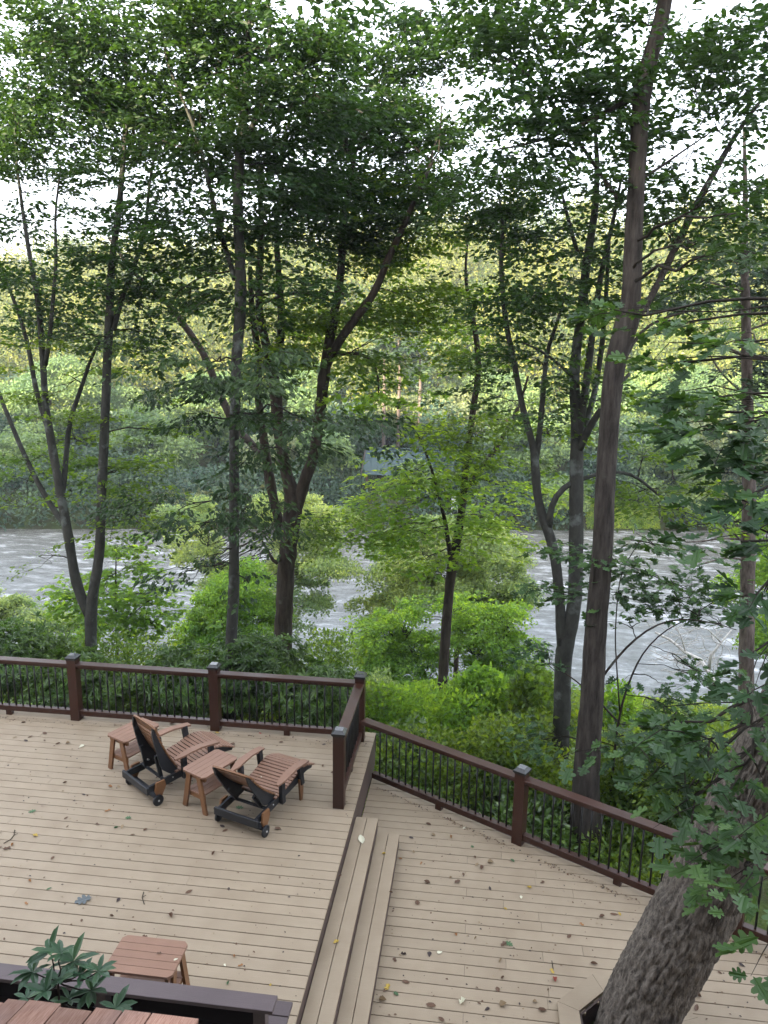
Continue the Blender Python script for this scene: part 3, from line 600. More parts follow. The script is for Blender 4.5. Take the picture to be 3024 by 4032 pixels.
T.trunk([(205, 1740, Y-.1, 22), (172, 1639, Y, 20), (139, 1530, Y, 19), (115, 1374, Y, 17), (78, 1241, Y, 14), (18, 1090, Y, 10), (-40, 950, Y, 7)])
T.trunk([(178, 1440, Y-.1, 18), (190, 1370, Y-.2, 18), (199, 1301, Y-.3, 17), (211, 1150, Y-.3, 15), (223, 1036, Y-.3, 13), (215, 850, Y-.3, 10), (240, 650, Y-.3, 6)])
T.trunk([(240, 1985, Y-.1, 24), (255, 1870, Y, 22), (262, 1780, Y+.2, 20), (272, 1660, Y+.3, 18), (319, 1530, Y+.4, 16), (361, 1400, Y+.4, 12), (395, 1340, Y+.4, 8)])
T.trunk([(262, 2075, Y-.1, 24), (205, 2000, Y+.2, 22), (150, 1904, Y+.3, 20), (78, 1753, Y+.4, 18), (0, 1560, Y+.5, 16), (-60, 1400, Y+.5, 12)])
T.trunk([(445, 1300, Y, 24), (462, 1230, Y+.1, 22), (494, 1133, Y+.2, 20), (542, 1018, Y+.3, 17), (578, 880, Y+.4, 14), (588, 700, Y+.4, 10), (620, 560, Y+.4, 6)])
for a in [(230, 330, 420, 330, Y, 1.0), (130, 740, 260, 130, Y+.3, .55), (520, 560, 260, 240, Y+.4, 1.0), (60, 480, 200, 200, Y+1, .7), (420, 120, 350, 160, Y-.6, .9), (560, 860, 110, 70, Y, .8), (330, 980, 280, 50, Y-.3, .8), (60, 860, 120, 110, Y, .5), (330, 820, 160, 60, Y, .35)]: T.mass(*a, 'canopy', .10, 'oval')
for a in [(110, 1120, 230, 120, Y, .8), (450, 1110, 260, 90, Y, .9), (130, 1330, 200, 110, Y+.4, .55), (560, 1290, 170, 90, Y, .6)]: T.mass(*a, 'canopy', .10, 'oval')
for a in [(250, 1450, 300, 110, Y+.5, .35), (330, 1720, 220, 110, Y+.6, .5), (130, 1880, 220, 110, Y+.8, .55), (500, 1820, 240, 120, Y+.8, .5), (480, 2010, 260, 80, Y+.5, .5), (620, 1680, 130, 90, Y+.8, .4)]: T.mass(*a, 'canopy2', .095, 'oval', flat=.5)
[T.mass(*a, 'canopy', .20, Ln=1.3, nl=12) for a in [(200, -250, 500, 200, Y, .5), (300, -600, 600, 200, Y, .5)]]  # unseen leaf masses added above the frame to shade this crown
T.mass(150, 2180, 110, 60, Y, .25, 'canopy2', .07); T.mass(300, 1310, 180, 60, Y-.8, .8, 'hang', .09, 'oval')
T.done()

# T2 straight grey trunk with dark hanging leaves
Y = 1.5; T = Tree('beech_tree', gbase(904, 2623, Y), 'straight slim grey trunk behind the middle railing post, dark leaves hanging from it', bark='smooth')
T.trunk([(900, 2690, Y, 48), (908, 2560, Y, 46), (915, 2440, Y, 44), (922, 2322, Y, 42), (922, 2081, Y, 38), (921, 1900, Y, 38), (922, 1723, Y, 38), (928, 1540, Y, 40), (934, 1362, Y, 42), (946, 1241, Y, 46), (949, 1100, Y, 44), (942, 949, Y, 40), (933, 768, Y, 38), (945, 615, Y, 38), (963, 407, Y, 34), (976, 226, Y, 28), (985, 0, Y, 22), (990, -250, Y, 12)], root=True)
T.trunk([(925, 1100, Y, 22), (896, 1000, Y+.2, 20), (862, 904, Y+.2, 20), (838, 790, Y+.2, 17), (814, 678, Y+.2, 16), (768, 506, Y+.2, 13), (710, 370, Y+.2, 11), (650, 240, Y+.2, 8), (635, 60, Y+.2, 5)])
T.trunk([(965, 560, Y, 24), (995, 480, Y-.2, 22), (1035, 440, Y-.2, 18), (1048, 362, Y-.2, 18), (1066, 226, Y-.2, 16), (1055, 60, Y-.2, 12), (1060, -150, Y-.2, 8)])
T.trunk([(960, 380, Y, 18), (880, 290, Y+.3, 14), (800, 215, Y+.4, 12), (725, 110, Y+.5, 8), (700, -40, Y+.5, 5)])
T.trunk([(1035, 445, Y-.2, 12), (1180, 395, Y, 10), (1320, 400, Y+.2, 9), (1430, 430, Y+.3, 7), (1490, 490, Y+.4, 4)])
for a in [(900, 180, 420, 230, Y, 1.15), (760, 560, 300, 220, Y+.3, 1.1), (1100, 600, 230, 230, Y+.2, 1.0), (880, 930, 280, 130, Y, .9), (1240, 330, 240, 200, Y, .8), (700, 1130, 240, 90, Y, .7), (1130, 1130, 230, 130, Y+.3, .7), (720, 880, 150, 130, Y+.3, .6), (1050, 860, 220, 120, Y, .8)]: T.mass(*a, 'canopy', .108, 'oval')
[T.mass(*a, 'canopy', .20, Ln=1.3, nl=12) for a in [(950, -250, 450, 200, Y, .5), (1000, -600, 550, 250, Y, .5), (1350, -200, 250, 150, Y, .3)]]  # more unseen foliage overhead, added for its shade
for a in [(820, 1420, 330, 55, .2, 1.5), (1080, 1500, 330, 80, .1, 1.6), (1250, 1640, 230, 90, 0.2, 1.5), (1020, 1640, 260, 90, .4, 1.0), (660, 1540, 150, 40, .1, 1.2), (720, 1650, 180, 45, .3, 1.0), (1130, 1780, 150, 50, .5, .7), (930, 1830, 70, 80, 1.0, 1.1)]: T.mass(*a, 'hang', .105, 'oval', Ln=.8, hang=.45, jit=.45, ry=.9, flat=.5)
for a in [(700, 2000, 260, 45, .3, 1.3), (1000, 1990, 240, 55, .3, 1.3), (780, 2080, 150, 40, .3, .9), (1060, 2110, 130, 50, .3, .8), (700, 2270, 170, 28, .3, .7), (830, 2210, 90, 30, .6, .7), (980, 2290, 70, 35, .8, .9)]: T.mass(*a, 'hang', .095, 'oval', Ln=.6, hang=.5, jit=.5, ry=.5)
T.done()

# T3 stout brown tree with several stems
Y = 3.4; T = Tree('maple_tree', gbase(1115, 2600, Y), 'stout brown rough-barked tree dividing into several upright stems left of the corner post')
T.trunk([(1108, 2680, Y, 74), (1114, 2520, Y, 70), (1119, 2400, Y, 68), (1127, 2232, Y, 68), (1143, 2080, Y, 72), (1160, 1990, Y, 76), (1150, 1940, Y, 60), (1130, 1880, Y, 46), (1099, 1723, Y, 44), (1087, 1573, Y, 46), (1075, 1452, Y, 44), (1040, 1330, Y, 36), (1020, 1260, Y, 32), (1020, 1100, Y, 28), (1030, 900, Y, 22), (1020, 650, Y, 14)], root=True, k=12, wob=.05)
T.trunk([(1150, 2080, Y, 50), (1175, 1960, Y, 50), (1200, 1890, Y, 46), (1237, 1800, Y, 44), (1255, 1663, Y, 42), (1272, 1512, Y, 46), (1288, 1400, Y, 44), (1305, 1290, Y, 38), (1334, 1151, Y, 34), (1346, 1030, Y, 32), (1350, 850, Y, 22), (1400, 600, Y, 14)], wob=.05)
T.trunk([(1286, 1440, Y, 34), (1322, 1362, Y-.2, 36), (1370, 1290, Y-.3, 34), (1412, 1241, Y-.3, 34), (1479, 1151, Y-.4, 30), (1527, 1018, Y-.4, 28), (1590, 890, Y-.4, 24), (1640, 770, Y-.4, 20), (1700, 640, Y-.4, 14)], wob=.05)
T.trunk([(1080, 1470, Y, 30), (1105, 1362, Y+.3, 32), (1111, 1241, Y+.3, 32), (1098, 1090, Y+.3, 26), (1085, 900, Y+.3, 18), (1120, 700, Y+.3, 12)], wob=.05)
T.trunk([(1115, 2120, Y+.1, 40), (1085, 2000, Y+.3, 40), (1063, 1904, Y+.4, 40), (1033, 1693, Y+.5, 34), (1015, 1573, Y+.5, 30), (1020, 1400, Y+.5, 28), (990, 1229, Y+.5, 24), (985, 1050, Y+.5, 16)], wob=.05)
T.trunk([(1040, 1800, Y+.5, 30), (925, 1680, Y+1.5, 30), (860, 1540, Y+2, 30), (808, 1400, Y+2.3, 28), (740, 1300, Y+2.4, 26), (663, 1193, Y+2.4, 22), (530, 1080, Y+2.4, 16), (430, 940, Y+2.4, 8)], wob=.05)
T.trunk([(1300, 1400, Y, 20), (1400, 1385, Y-.4, 14), (1470, 1405, Y-.6, 11), (1495, 1480, Y-.6, 9), (1490, 1560, Y-.6, 5)], k=6)
T.trunk([(1355, 1160, Y, 16), (1220, 1150, Y-.5, 14), (1100, 1160, Y-.8, 10), (1000, 1215, Y-.8, 8)], k=6)
T.trunk([(1120, 2180, Y, 14), (1085, 2250, Y-.3, 20), (1075, 2200, Y-.3, 12), (1020, 2110, Y-.3, 8)], k=6)
for a in [(1350, 520, 330, 330, Y, .9), (1560, 820, 240, 160, Y, .9), (1200, 900, 240, 180, Y+.3, .7), (1480, 300, 200, 260, Y+1, .8), (1650, 560, 200, 200, Y+.5, .8), (1620, 180, 150, 170, Y+1, .8), (1800, 420, 170, 150, Y+1.2, .6), (1790, 230, 120, 90, Y+1.2, .45), (1700, -150, 250, 150, Y+1, .3)]: T.mass(*a, 'canopy', .108, 'oval')
for a in [(1560, 1130, 220, 130, Y, .6), (1320, 1250, 300, 150, Y+.3, .6), (1220, 1420, 250, 100, Y+.4, .7), (1450, 1330, 200, 110, Y, .55), (1500, 1460, 150, 80, Y, .45), (1420, 960, 200, 100, Y, .8), (1650, 960, 180, 90, Y+.5, .7), (1380, 800, 220, 110, Y+.3, .7), (1160, 1260, 160, 130, Y+.8, .6)]: T.mass(*a, 'canopy2', .105, 'oval')
T.mass(1490, 1540, 80, 90, Y-.5, .7, 'bright', .11, 'maple'); T.mass(1180, 2050, 230, 60, Y-.8, .7, 'canopy2', .09); T.mass(1150, 1760, 90, 60, Y-.4, .6, 'hang', .09, 'oval', hang=.5)
T.done()

# T4 young yellow-green maple in the centre
Y = 4.6; T = Tree('maple_tree', gbase(1735, 2820, Y), 'slender dark-trunked young maple with bright yellow-green leaf layers in the centre')
T.trunk([(1732, 2860, Y, 46), (1742, 2696, Y, 42), (1755, 2497, Y, 40), (1768, 2330, Y, 38), (1778, 2240, Y, 42), (1795, 2150, Y, 38), (1815, 2040, Y, 32), (1828, 1900, Y, 28), (1842, 1784, Y, 27), (1864, 1603, Y, 26), (1888, 1452, Y, 24), (1872, 1301, Y, 22), (1848, 1200, Y, 18), (1830, 1080, Y, 12), (1845, 900, Y, 6)], root=True)
T.trunk([(1780, 2240, Y, 24), (1770, 2170, Y-.2, 20), (1755, 2060, Y-.3, 16), (1730, 1960, Y-.4, 14), (1708, 1874, Y-.5, 12), (1680, 1790, Y-.6, 9), (1640, 1700, Y-.7, 5)], k=7)
T.trunk([(1832, 1930, Y, 22), (1880, 1860, Y+.3, 22), (1950, 1775, Y+.6, 20), (2000, 1690, Y+.8, 17), (2045, 1600, Y+1, 14), (2080, 1480, Y+1, 8)], k=7)
for a in [(1700, 1775, 180, 26, Y-.4, 1.4), (1630, 1850, 140, 24, Y-.7, 1.5), (1560, 1925, 150, 26, Y-.9, 1.5), (1720, 1900, 250, 30, Y-.6, 1.2), (1560, 2010, 220, 28, Y-1, 1.6), (1490, 2100, 130, 22, Y-1.1, 1.5), (1650, 2110, 250, 34, Y-.8, 1.4), (1920, 2030, 230, 34, Y+.2, 1.3), (2010, 1930, 170, 34, Y+.5, 1.1), (1960, 2120, 200, 26, Y, 1.0), (1660, 2200, 180, 26, Y-.7, .9), (1700, 1670, 130, 28, Y-.3, 1.0)]: T.mass(*a, 'maple', .115, 'maple', Ln=.7, nl=20, ry=1.3, jit=.22, wid=.5)
for a in [(1900, 1700, 150, 110, Y, .8), (1850, 1480, 170, 120, Y, .5), (1880, 1250, 180, 130, Y, .6), (1960, 1830, 120, 60, Y, .9)]: T.mass(*a, 'canopy2', .105, 'oval')
T.done()

# T5 twin grey stems left of the big trunk
Y = 1.6; T = Tree('beech_tree', gbase(2215, 2820, Y), 'crooked grey tree splitting into two tall stem clusters, just left of the big scaly trunk', bark='smooth')
T.trunk([(2205, 2950, Y, 70), (2215, 2781, Y, 68), (2214, 2650, Y, 66), (2222, 2540, Y, 66), (2246, 2470, Y, 60), (2262, 2400, Y, 56), (2269, 2171, Y, 56), (2269, 1900, Y, 56), (2271, 1780, Y, 52), (2272, 1677, Y, 46), (2259, 1508, Y, 40), (2269, 1373, Y, 38), (2290, 1237, Y, 36), (2308, 1040, Y, 34), (2345, 827, Y, 27), (2354, 643, Y, 20), (2340, 480, Y, 12), (2350, 250, Y, 7)], root=True)
T.trunk([(2215, 2540, Y, 50), (2208, 2440, Y, 42), (2202, 2330, Y, 40), (2188, 2205, Y, 40), (2168, 2103, Y, 42), (2126, 2022, Y, 36), (2112, 1920, Y, 34), (2108, 1840, Y, 36), (2104, 1760, Y, 28), (2076, 1677, Y, 26), (2046, 1555, Y, 25), (2022, 1406, Y, 22), (1995, 1305, Y, 22), (1981, 1169, Y, 20), (1968, 1000, Y, 17), (1990, 880, Y, 12), (1960, 760, Y, 7)], wob=.05)
T.trunk([(2108, 1830, Y, 26), (2124, 1711, Y+.1, 24), (2137, 1576, Y+.2, 22), (2151, 1373, Y+.2, 18), (2198, 1271, Y+.3, 14), (2225, 1150, Y+.3, 9)])
T.trunk([(2160, 2080, Y, 30), (2166, 2030, Y-.1, 26), (2164, 1968, Y-.2, 24), (2190, 1925, Y-.1, 24), (2225, 1910, Y, 22), (2260, 1895, Y, 20)])
T.trunk([(2280, 1740, Y, 34), (2290, 1644, Y-.1, 30), (2313, 1474, Y-.1, 30), (2334, 1305, Y-.1, 26), (2347, 1203, Y-.1, 24), (2374, 1034, Y-.1, 20), (2420, 850, Y-.1, 15), (2446, 700, Y-.1, 10)])
T.trunk([(2285, 1740, Y, 28), (2315, 1640, Y+.2, 24), (2345, 1542, Y+.2, 22), (2374, 1339, Y+.2, 20), (2388, 1136, Y+.2, 17), (2400, 950, Y+.2, 11)])
T.trunk([(2275, 1780, Y, 34), (2310, 1700, Y-.2, 28), (2345, 1640, Y-.3, 26), (2400, 1560, Y-.4, 20), (2480, 1470, Y-.4, 12)])
T.trunk([(2285, 1890, Y, 16), (2390, 1852, Y+.3, 15), (2500, 1865, Y+.6, 13), (2600, 1960, Y+.9, 10), (2720, 2010, Y+1, 6)], k=6)
T.trunk([(2275, 1000, Y, 18), (2225, 820, Y+.2, 13), (2200, 700, Y+.2, 8)], k=6); T.trunk([(2250, 1480, Y, 12), (2150, 1385, Y, 10), (2050, 1345, Y, 6)], k=6)
for a in [(2200, 880, 330, 110, Y, .75), (2050, 1160, 250, 150, Y, .75), (2130, 1400, 220, 120, Y+.3, .6), (2320, 1180, 160, 120, Y, .6), (2000, 1560, 180, 100, Y, .5), (2080, 700, 200, 120, Y+.5, .6), (1900, 900, 220, 110, Y+.5, .6), (2150, 1000, 200, 80, Y, .6), (1780, 780, 150, 80, Y+1, .5), (2050, 820, 220, 90, Y+.4, .6)]: T.mass(*a, 'canopy', .10, 'oval')
for a in [(2530, 1780, 200, 60, Y+.8, .5), (2600, 1900, 230, 60, Y+.9, .7), (2480, 1560, 180, 120, Y+.5, .5), (2180, 1700, 170, 100, Y+.5, .4), (2650, 2010, 160, 50, Y+1, .6), (2450, 1960, 110, 60, Y+1, .4)]: T.mass(*a, 'canopy2', .10, 'oval', flat=.5)
T.done()

# T6 tall scaly trunk
Y = -0.35; T = Tree('scaly_tree', gbase(2306, 3300, Y), 'tall thick scaly grey-brown trunk right behind the slanting railing, bending right high up', bark='scaly')
T.trunk([(2300, 3420, Y, 150), (2306, 3300, Y, 135), (2306, 3150, Y, 112), (2310, 3008, Y, 100), (2333, 2734, Y, 90), (2347, 2442, Y, 84), (2374, 2171, Y, 80), (2383, 1900, Y, 76), (2398, 1677, Y, 76), (2411, 1500, Y, 78), (2435, 1360, Y, 84), (2475, 1270, Y, 92), (2488, 1180, Y, 76), (2491, 1000, Y, 72), (2497, 860, Y, 66), (2508, 689, Y, 66), (2518, 480, Y, 68), (2530, 330, Y, 72), (2562, 210, Y, 62), (2593, 138, Y, 60), (2621, 0, Y, 56), (2650, -200, Y, 44)], root=True, k=18, wob=.025)
T.trunk([(2480, 1290, Y, 26), (2550, 1200, Y+.5, 26), (2630, 1038, Y+1, 28), (2731, 827, Y+1.3, 28), (2832, 643, Y+1.6, 24), (2905, 514, Y+1.8, 18), (3024, 360, Y+2, 12)])
T.trunk([(2500, 380, Y, 26), (2420, 420, Y, 18), (2327, 478, Y+.1, 16), (2250, 515, Y+.2, 14), (2189, 533, Y+.3, 12), (2060, 575, Y+.4, 9), (1959, 588, Y+.5, 6)], k=7)
T.trunk([(2430, 780, Y+.5, 14), (2180, 413, Y+1, 14), (2097, 303, Y+1, 12), (2014, 239, Y+1, 10), (1895, 175, Y+1, 6)], k=6)
T.trunk([(2500, 720, Y, 14), (2600, 660, Y+.4, 11), (2680, 600, Y+.6, 9), (2800, 520, Y+.8, 5)], k=6)
T.trunk([(2440, 1450, Y, 20), (2520, 1290, Y+.2, 12), (2600, 1250, Y+.3, 10), (2760, 1215, Y+.4, 6)], k=6)
for a in [(2230, 150, 300, 190, Y+.4, .85), (2120, 520, 300, 150, Y+.4, .9), (2330, 420, 180, 180, Y+.8, .7), (1970, 640, 220, 90, Y+.8, .8), (2750, 330, 260, 260, Y+1, .5), (2900, 130, 180, 170, Y+1, .5), (2700, 640, 200, 140, Y+1, .45), (1960, 220, 180, 110, Y+1, .5), (2430, 60, 160, 120, Y, .6), (2000, 60, 170, 110, Y+1, .55), (2650, 180, 170, 130, Y+1, .5), (2900, 500, 170, 180, Y+1, .5), (2650, 900, 200, 120, Y+1, .6), (2800, 720, 230, 110, Y+1, .6), (2350, 700, 130, 120, Y+.5, .6)]: T.mass(*a, 'canopy', .108, 'oval')
[T.mass(*a, 'canopy', .20, Ln=1.3, nl=12) for a in [(2350, -250, 450, 180, Y, .5), (2650, -600, 500, 250, Y, .5)]]  # out-of-frame foliage added to darken the crown below
for a in [(2850, 830, 200, 130, Y+1.6, .6), (2680, 1130, 170, 110, Y+1, .55), (2620, 880, 150, 120, Y+1, .4)]: T.mass(*a, 'canopy', .10, 'oval')
for a in [(2900, 820, 170, 90, -2.3, .8), (2980, 980, 110, 90, -2.6, 1.0), (2740, 950, 110, 50, -2.0, .8)]: T.mass(*a, 'hang', .12, 'maple', Ln=.6, nl=14)
T.done()

# T7 pine at the right edge
Y = 3.6; T = Tree('pine_tree', gbase(2937, 2800, Y), 'reddish scaly pine trunk with stubby bare side branches near the right edge', bark='pinebark')
T.trunk([(2932, 2950, Y, 60), (2937, 2781, Y, 58), (2940, 2510, Y, 56), (2943, 2307, Y, 54), (2950, 1968, Y, 52), (2945, 1700, Y, 46), (2940, 1400, Y, 40), (2937, 1203, Y, 34), (2930, 1000, Y, 28), (2935, 800, Y, 20), (2930, 500, Y, 10)], root=True, k=14)
for q in [[(2940, 1400), (2870, 1380), (2800, 1320), (2730, 1180), (2710, 1090)], [(2940, 1300), (3020, 1280), (3080, 1230)], [(2945, 1560), (2860, 1500), (2790, 1400), (2770, 1330)], [(2940, 1150), (2850, 1130), (2760, 1100)], [(2950, 2130), (2850, 2110), (2760, 2140), (2700, 2135)], [(2950, 2160), (2880, 2090), (2820, 2030), (2815, 1960)], [(2945, 2210), (2860, 2180), (2790, 2220), (2740, 2230)]]:
    T.trunk([(u, v, Y-.1*i, 10-1.9*i) for i, (u, v) in enumerate(q)], k=5, wob=.08)
for a in [(2960, 1440, 120, 90, Y, 1.4), (2700, 1150, 120, 80, Y, .9), (2990, 1150, 100, 120, Y, 1.0), (2900, 1020, 150, 90, Y, .8)]: T.mass(*a, 'pine', .13, 'strap', Ln=.5, nl=40, jit=1.0, wid=.3)
T.mass(2990, 1240, 80, 80, Y+1, .7, 'canopy2', .08)
T.done()

# leaning oak that grows through the lower deck
base = np.array([TC[0]-0.03, TC[1]+0.03, -2.4]); lean = Tree('leaning_oak', base, 'massive rough-barked oak leaning to the right through the lower deck opening', bark='oakbark')
def PD(u, v, dist): d = RT*(u-1512)/F-UP*(v-2016)/F+FW; return CAM+unit(d)*dist
cl = [base, np.array([TC[0]+0.0, TC[1]+0.05, -1.0]), PD(2478, 4032, 9.0), PD(2598, 3830, 8.75), PD(2725, 3600, 8.45), PD(2850, 3370, 8.15), PD(2955, 3150, 7.9), PD(3070, 2920, 7.65), PD(3240, 2560, 7.3), PD(3450, 2000, 7.0), PD(3600, 1300, 7.0)]
rr = [0.42, 0.37, 0.340, 0.340, 0.348, 0.338, 0.315, 0.28, 0.26, 0.23, 0.18]
cl = np.array(cl); s_ = np.r_[0, np.cumsum(np.linalg.norm(np.diff(cl, axis=0), axis=1))]; n = 420; q = np.linspace(0, s_[-1], n)
Wd = np.stack([np.interp(q, s_, cl[:, i]) for i in range(3)], 1); rd = np.interp(q, s_, rr)
for _ in range(260): Wd[1:-1] = (Wd[:-2]+2*Wd[1:-1]+Wd[2:])/4
k = 150; th = np.arange(k)*2*np.pi/k; A_, Q_ = np.meshgrid(th, q)
def wrapn(sx, sy, seed): 
    U = np.cos(A_)*0.36; V_ = np.sin(A_)*0.36
    return vnoise(U+Q_*0.31+7, Q_*1.0+3, sy, seed)*0+0.5*(vnoise(A_*0.36*1.0, Q_*sx, sy, seed)*(1-A_/(2*np.pi))+vnoise((A_-2*np.pi)*0.36, Q_*sx, sy, seed)*(A_/(2*np.pi)))*2
rid = np.abs(wrapn(0.17, 0.032, 1)-0.5)*2; rid2 = np.abs(wrapn(0.5, 0.016, 2)-0.5)*2; lump = wrapn(0.5, 0.35, 3)
disp = 0.028*np.clip(rid, 0, .5)/.5+0.012*rid2+0.035*(lump-.5)
t_ = unit(np.gradient(Wd, axis=0)); a_ = unit(np.cross(t_, [0.31, 0.95, 0.05])); b_ = np.cross(t_, a_)
rr2 = rd[:, None]+disp-0.03
v = Wd[:, None]+rr2[..., None]*(np.cos(th)[None, :, None]*a_[:, None]+np.sin(th)[None, :, None]*b_[:, None])
i = np.arange(n-1)[:, None]*k+np.arange(k); j = np.arange(n-1)[:, None]*k+(np.arange(k)+1) % k
lean.tr.add(v.reshape(-1, 3), np.stack([i, j, j+k, i+k], -1).reshape(-1, 4)); lean.pts.append(Wd); lean.rad.append(rd)
def mass_d(T, u, v, ru, rv, dist, dens, leaf, ls, ry=.5, **kw):
    c = PD(u, v, dist); T.mass(u, v, ru, rv, c[1], dens, leaf, ls, 'oak', ry=ry, **kw)
for a in [(2790, 2960, 190, 110, 5.6, 1.3), (2870, 3100, 130, 90, 5.3, .9), (2700, 3110, 130, 70, 5.5, 1.2), (2720, 3250, 60, 70, 5.3, 1.1), (2970, 3330, 60, 90, 5.2, .9), (2960, 2840, 90, 60, 5.6, 1.2), (2960, 3600, 80, 110, 4.9, 1.6), (2640, 2900, 130, 50, 5.9, 1.0), (2600, 3400, 30, 30, 6.5, .0)][:-1]: mass_d(lean, *a, 'oak', .135, Ln=.34, nl=7, wid=.5, jit=.45)
for a in [(2780, 1560, 230, 50, 5.8, 1.2), (2860, 1680, 220, 60, 5.6, 1.3), (2700, 1420, 200, 40, 6.2, 1.0), (2900, 1800, 160, 70, 5.4, 1.2), (2920, 1950, 140, 80, 5.2, 1.1), (2640, 1640, 110, 40, 6.2, 1.0), (2920, 2120, 130, 70, 5.0, 1.1), (2980, 2320, 70, 110, 4.9, 1.0), (2900, 1330, 160, 60, 6, .9), (2420, 1210, 180, 45, 6.5, .8), (2640, 1250, 150, 60, 6.5, .8), (2960, 2560, 60, 80, 5.2, .8)]: mass_d(lean, *a, 'oak', .14, Ln=.38, nl=8, wid=.5, jit=.35)
lean.done()
# young oak behind the right railing
Y = 0.1; T = Tree('young_oak', gbase(2440, 2980, Y), 'young oak with lobed leaves and thin arching branches before the bright river')
T.trunk([(2420, 2950, Y, 10), (2440, 2800, Y, 9), (2470, 2700, Y, 8), (2530, 2560, Y, 6), (2640, 2460, Y, 5), (2760, 2420, Y, 3)], root=True, k=6)
T.trunk([(2372, 2665, -.33, 10), (2450, 2560, Y-.4, 9), (2540, 2480, Y-.4, 8), (2640, 2430, Y-.5, 6), (2780, 2440, Y-.5, 4), (2900, 2480, Y-.5, 3)], k=6)
T.trunk([(2440, 2800, Y, 6), (2420, 2500, Y-.1, 5), (2440, 2250, Y-.2, 4), (2520, 2130, Y-.3, 3)], k=6)
T.trunk([(2440, 2850, Y, 9), (2300, 2700, Y, 7), (2180, 2620, Y, 4)], k=5)
for a in [(2330, 2180, 190, 32, 0, 1.1), (2600, 2150, 230, 40, 0, 1.0), (2640, 2270, 280, 45, -.2, 1.1), (2450, 2330, 200, 32, 0, 1.0), (2180, 2330, 130, 36, .1, .9), (2760, 2380, 200, 50, -.2, 1.1), (2130, 2600, 100, 50, .3, 1.0), (2110, 2900, 120, 60, 0, .5), (2480, 2450, 120, 18, -.2, .6), (2830, 2450, 110, 25, -.3, .9), (2560, 2660, 150, 16, 0, .5), (2760, 2640, 170, 30, -.2, .8), (2600, 2760, 180, 30, 0, .9), (2850, 2700, 100, 40, 0, .8), (2500, 2880, 200, 60, .2, .8), (2700, 2900, 150, 60, 0, .8)]: T.mass(*a, 'oak', .13, 'oak', Ln=.45, nl=9, ry=.5, jit=.4, wid=.5)
T.done()

# ---------------------------------------------------------------- shrubs and undergrowth near the deck
def shrub(name, label, cat, u, v, ru, rv, Y, n, leaf, ls, tpl='oval', ry=1.2, stems=7, up=0.5, jit=0.5, bark='twig', group=None, kind=None, rosette=0, shell=2.2):
    """leafy dome centred behind a point of the photograph, stems rooted in the ground below"""
    c = P(u, v, Y); kk = np.dot(c-CAM, FW)/F; rx, rz = ru*kk, rv*kk; g = float(ground(c[0], c[1]))
    T = Tree(name, (c[0], c[1], g), label, cat)
    q = unit(rng.normal(0, 1, (n, 3))); rad = rng.uniform(0, 1, (n, 1))**(1/shell)
    lump = 1+0.22*np.sin(q[:, :1]*4+u)*np.cos(q[:, 1:2]*5+v)+0.15*np.sin(q[:, 2:]*9)
    pos = c+q*rad*lump*[rx, ry, rz]
    pos = pos[pos[:, 2] > ground(pos[:, 0], pos[:, 1])+0.05]; n = len(pos)
    mb = T.lf.setdefault(leaf, MB())
    if rosette:
        m_ = rosette; ax = unit((pos-(c-[0, 0, rz*0.8]))+rng.normal(0, .35*rx, (n, 3))); ax[:, 2] = np.abs(ax[:, 2])+0.25; ax = unit(ax)
        s1 = unit(np.cross(ax, rng.normal(0, 1, (n, 3)))); s2 = np.cross(ax, s1); ph = np.arange(m_)*2.399
        dr = (np.cos(ph)[None, :, None]*s1[:, None]+np.sin(ph)[None, :, None]*s2[:, None])+ax[:, None]*rng.uniform(-.05, .7, (n, m_, 1))
        add_leaves(mb, np.repeat(pos, m_, 0), dr.reshape(-1, 3), np.repeat(ax, m_, 0)+rng.normal(0, .2, (n*m_, 3)), ls*rng.uniform(.7, 1.15, n*m_), tpl)
    else:
        outv = unit(pos-(c-[0, 0, rz*0.5]))
        dr = outv+rng.normal(0, 0.7, (n, 3)); dr[:, 2] -= 0.15
        nr = outv*(1-up)+np.array([0, 0, up])+rng.normal(0, jit, (n, 3))
        add_leaves(mb, pos, dr, nr, ls*rng.uniform(.6, 1.25, n), tpl)
    b0 = np.array([c[0], c[1], g])
    for i in range(stems):
        e = pos[rng.integers(0, n)]; st = b0+rng.normal(0, 0.25, 3)*[rx*.4, ry*.4, 0]; T.tw.tube(curve_pts(st, e, 0.03, 7, 0.03), np.linspace(0.02, 0.005, 7)*(1+rx*.3), 5, cap=False)
    return T.done()
RH = 'rhododendrons growing behind the upper deck railing'
for i, a in enumerate([(60, 2610, 300, 150, 1.6, 1300, 'widest dark rhododendron behind the far left end of the railing'), (330, 2700, 210, 120, 1.3, 700, 'rhododendron at the foot of the forked grey tree'),
                       (700, 2690, 200, 130, 1.5, 900, 'rhododendron filling the railing bay left of the middle post'), (1010, 2650, 230, 150, 1.7, 1000, 'rhododendron between the slim grey trunk and the stout brown tree'), (1270, 2740, 170, 110, 1.3, 600, 'low rhododendron just left of the corner post')]):
    shrub('rhododendron', a[6], 'shrub', *a[:5], a[5], 'rhodo', .14, 'strap', ry=.8, rosette=9, stems=14, group=RH)
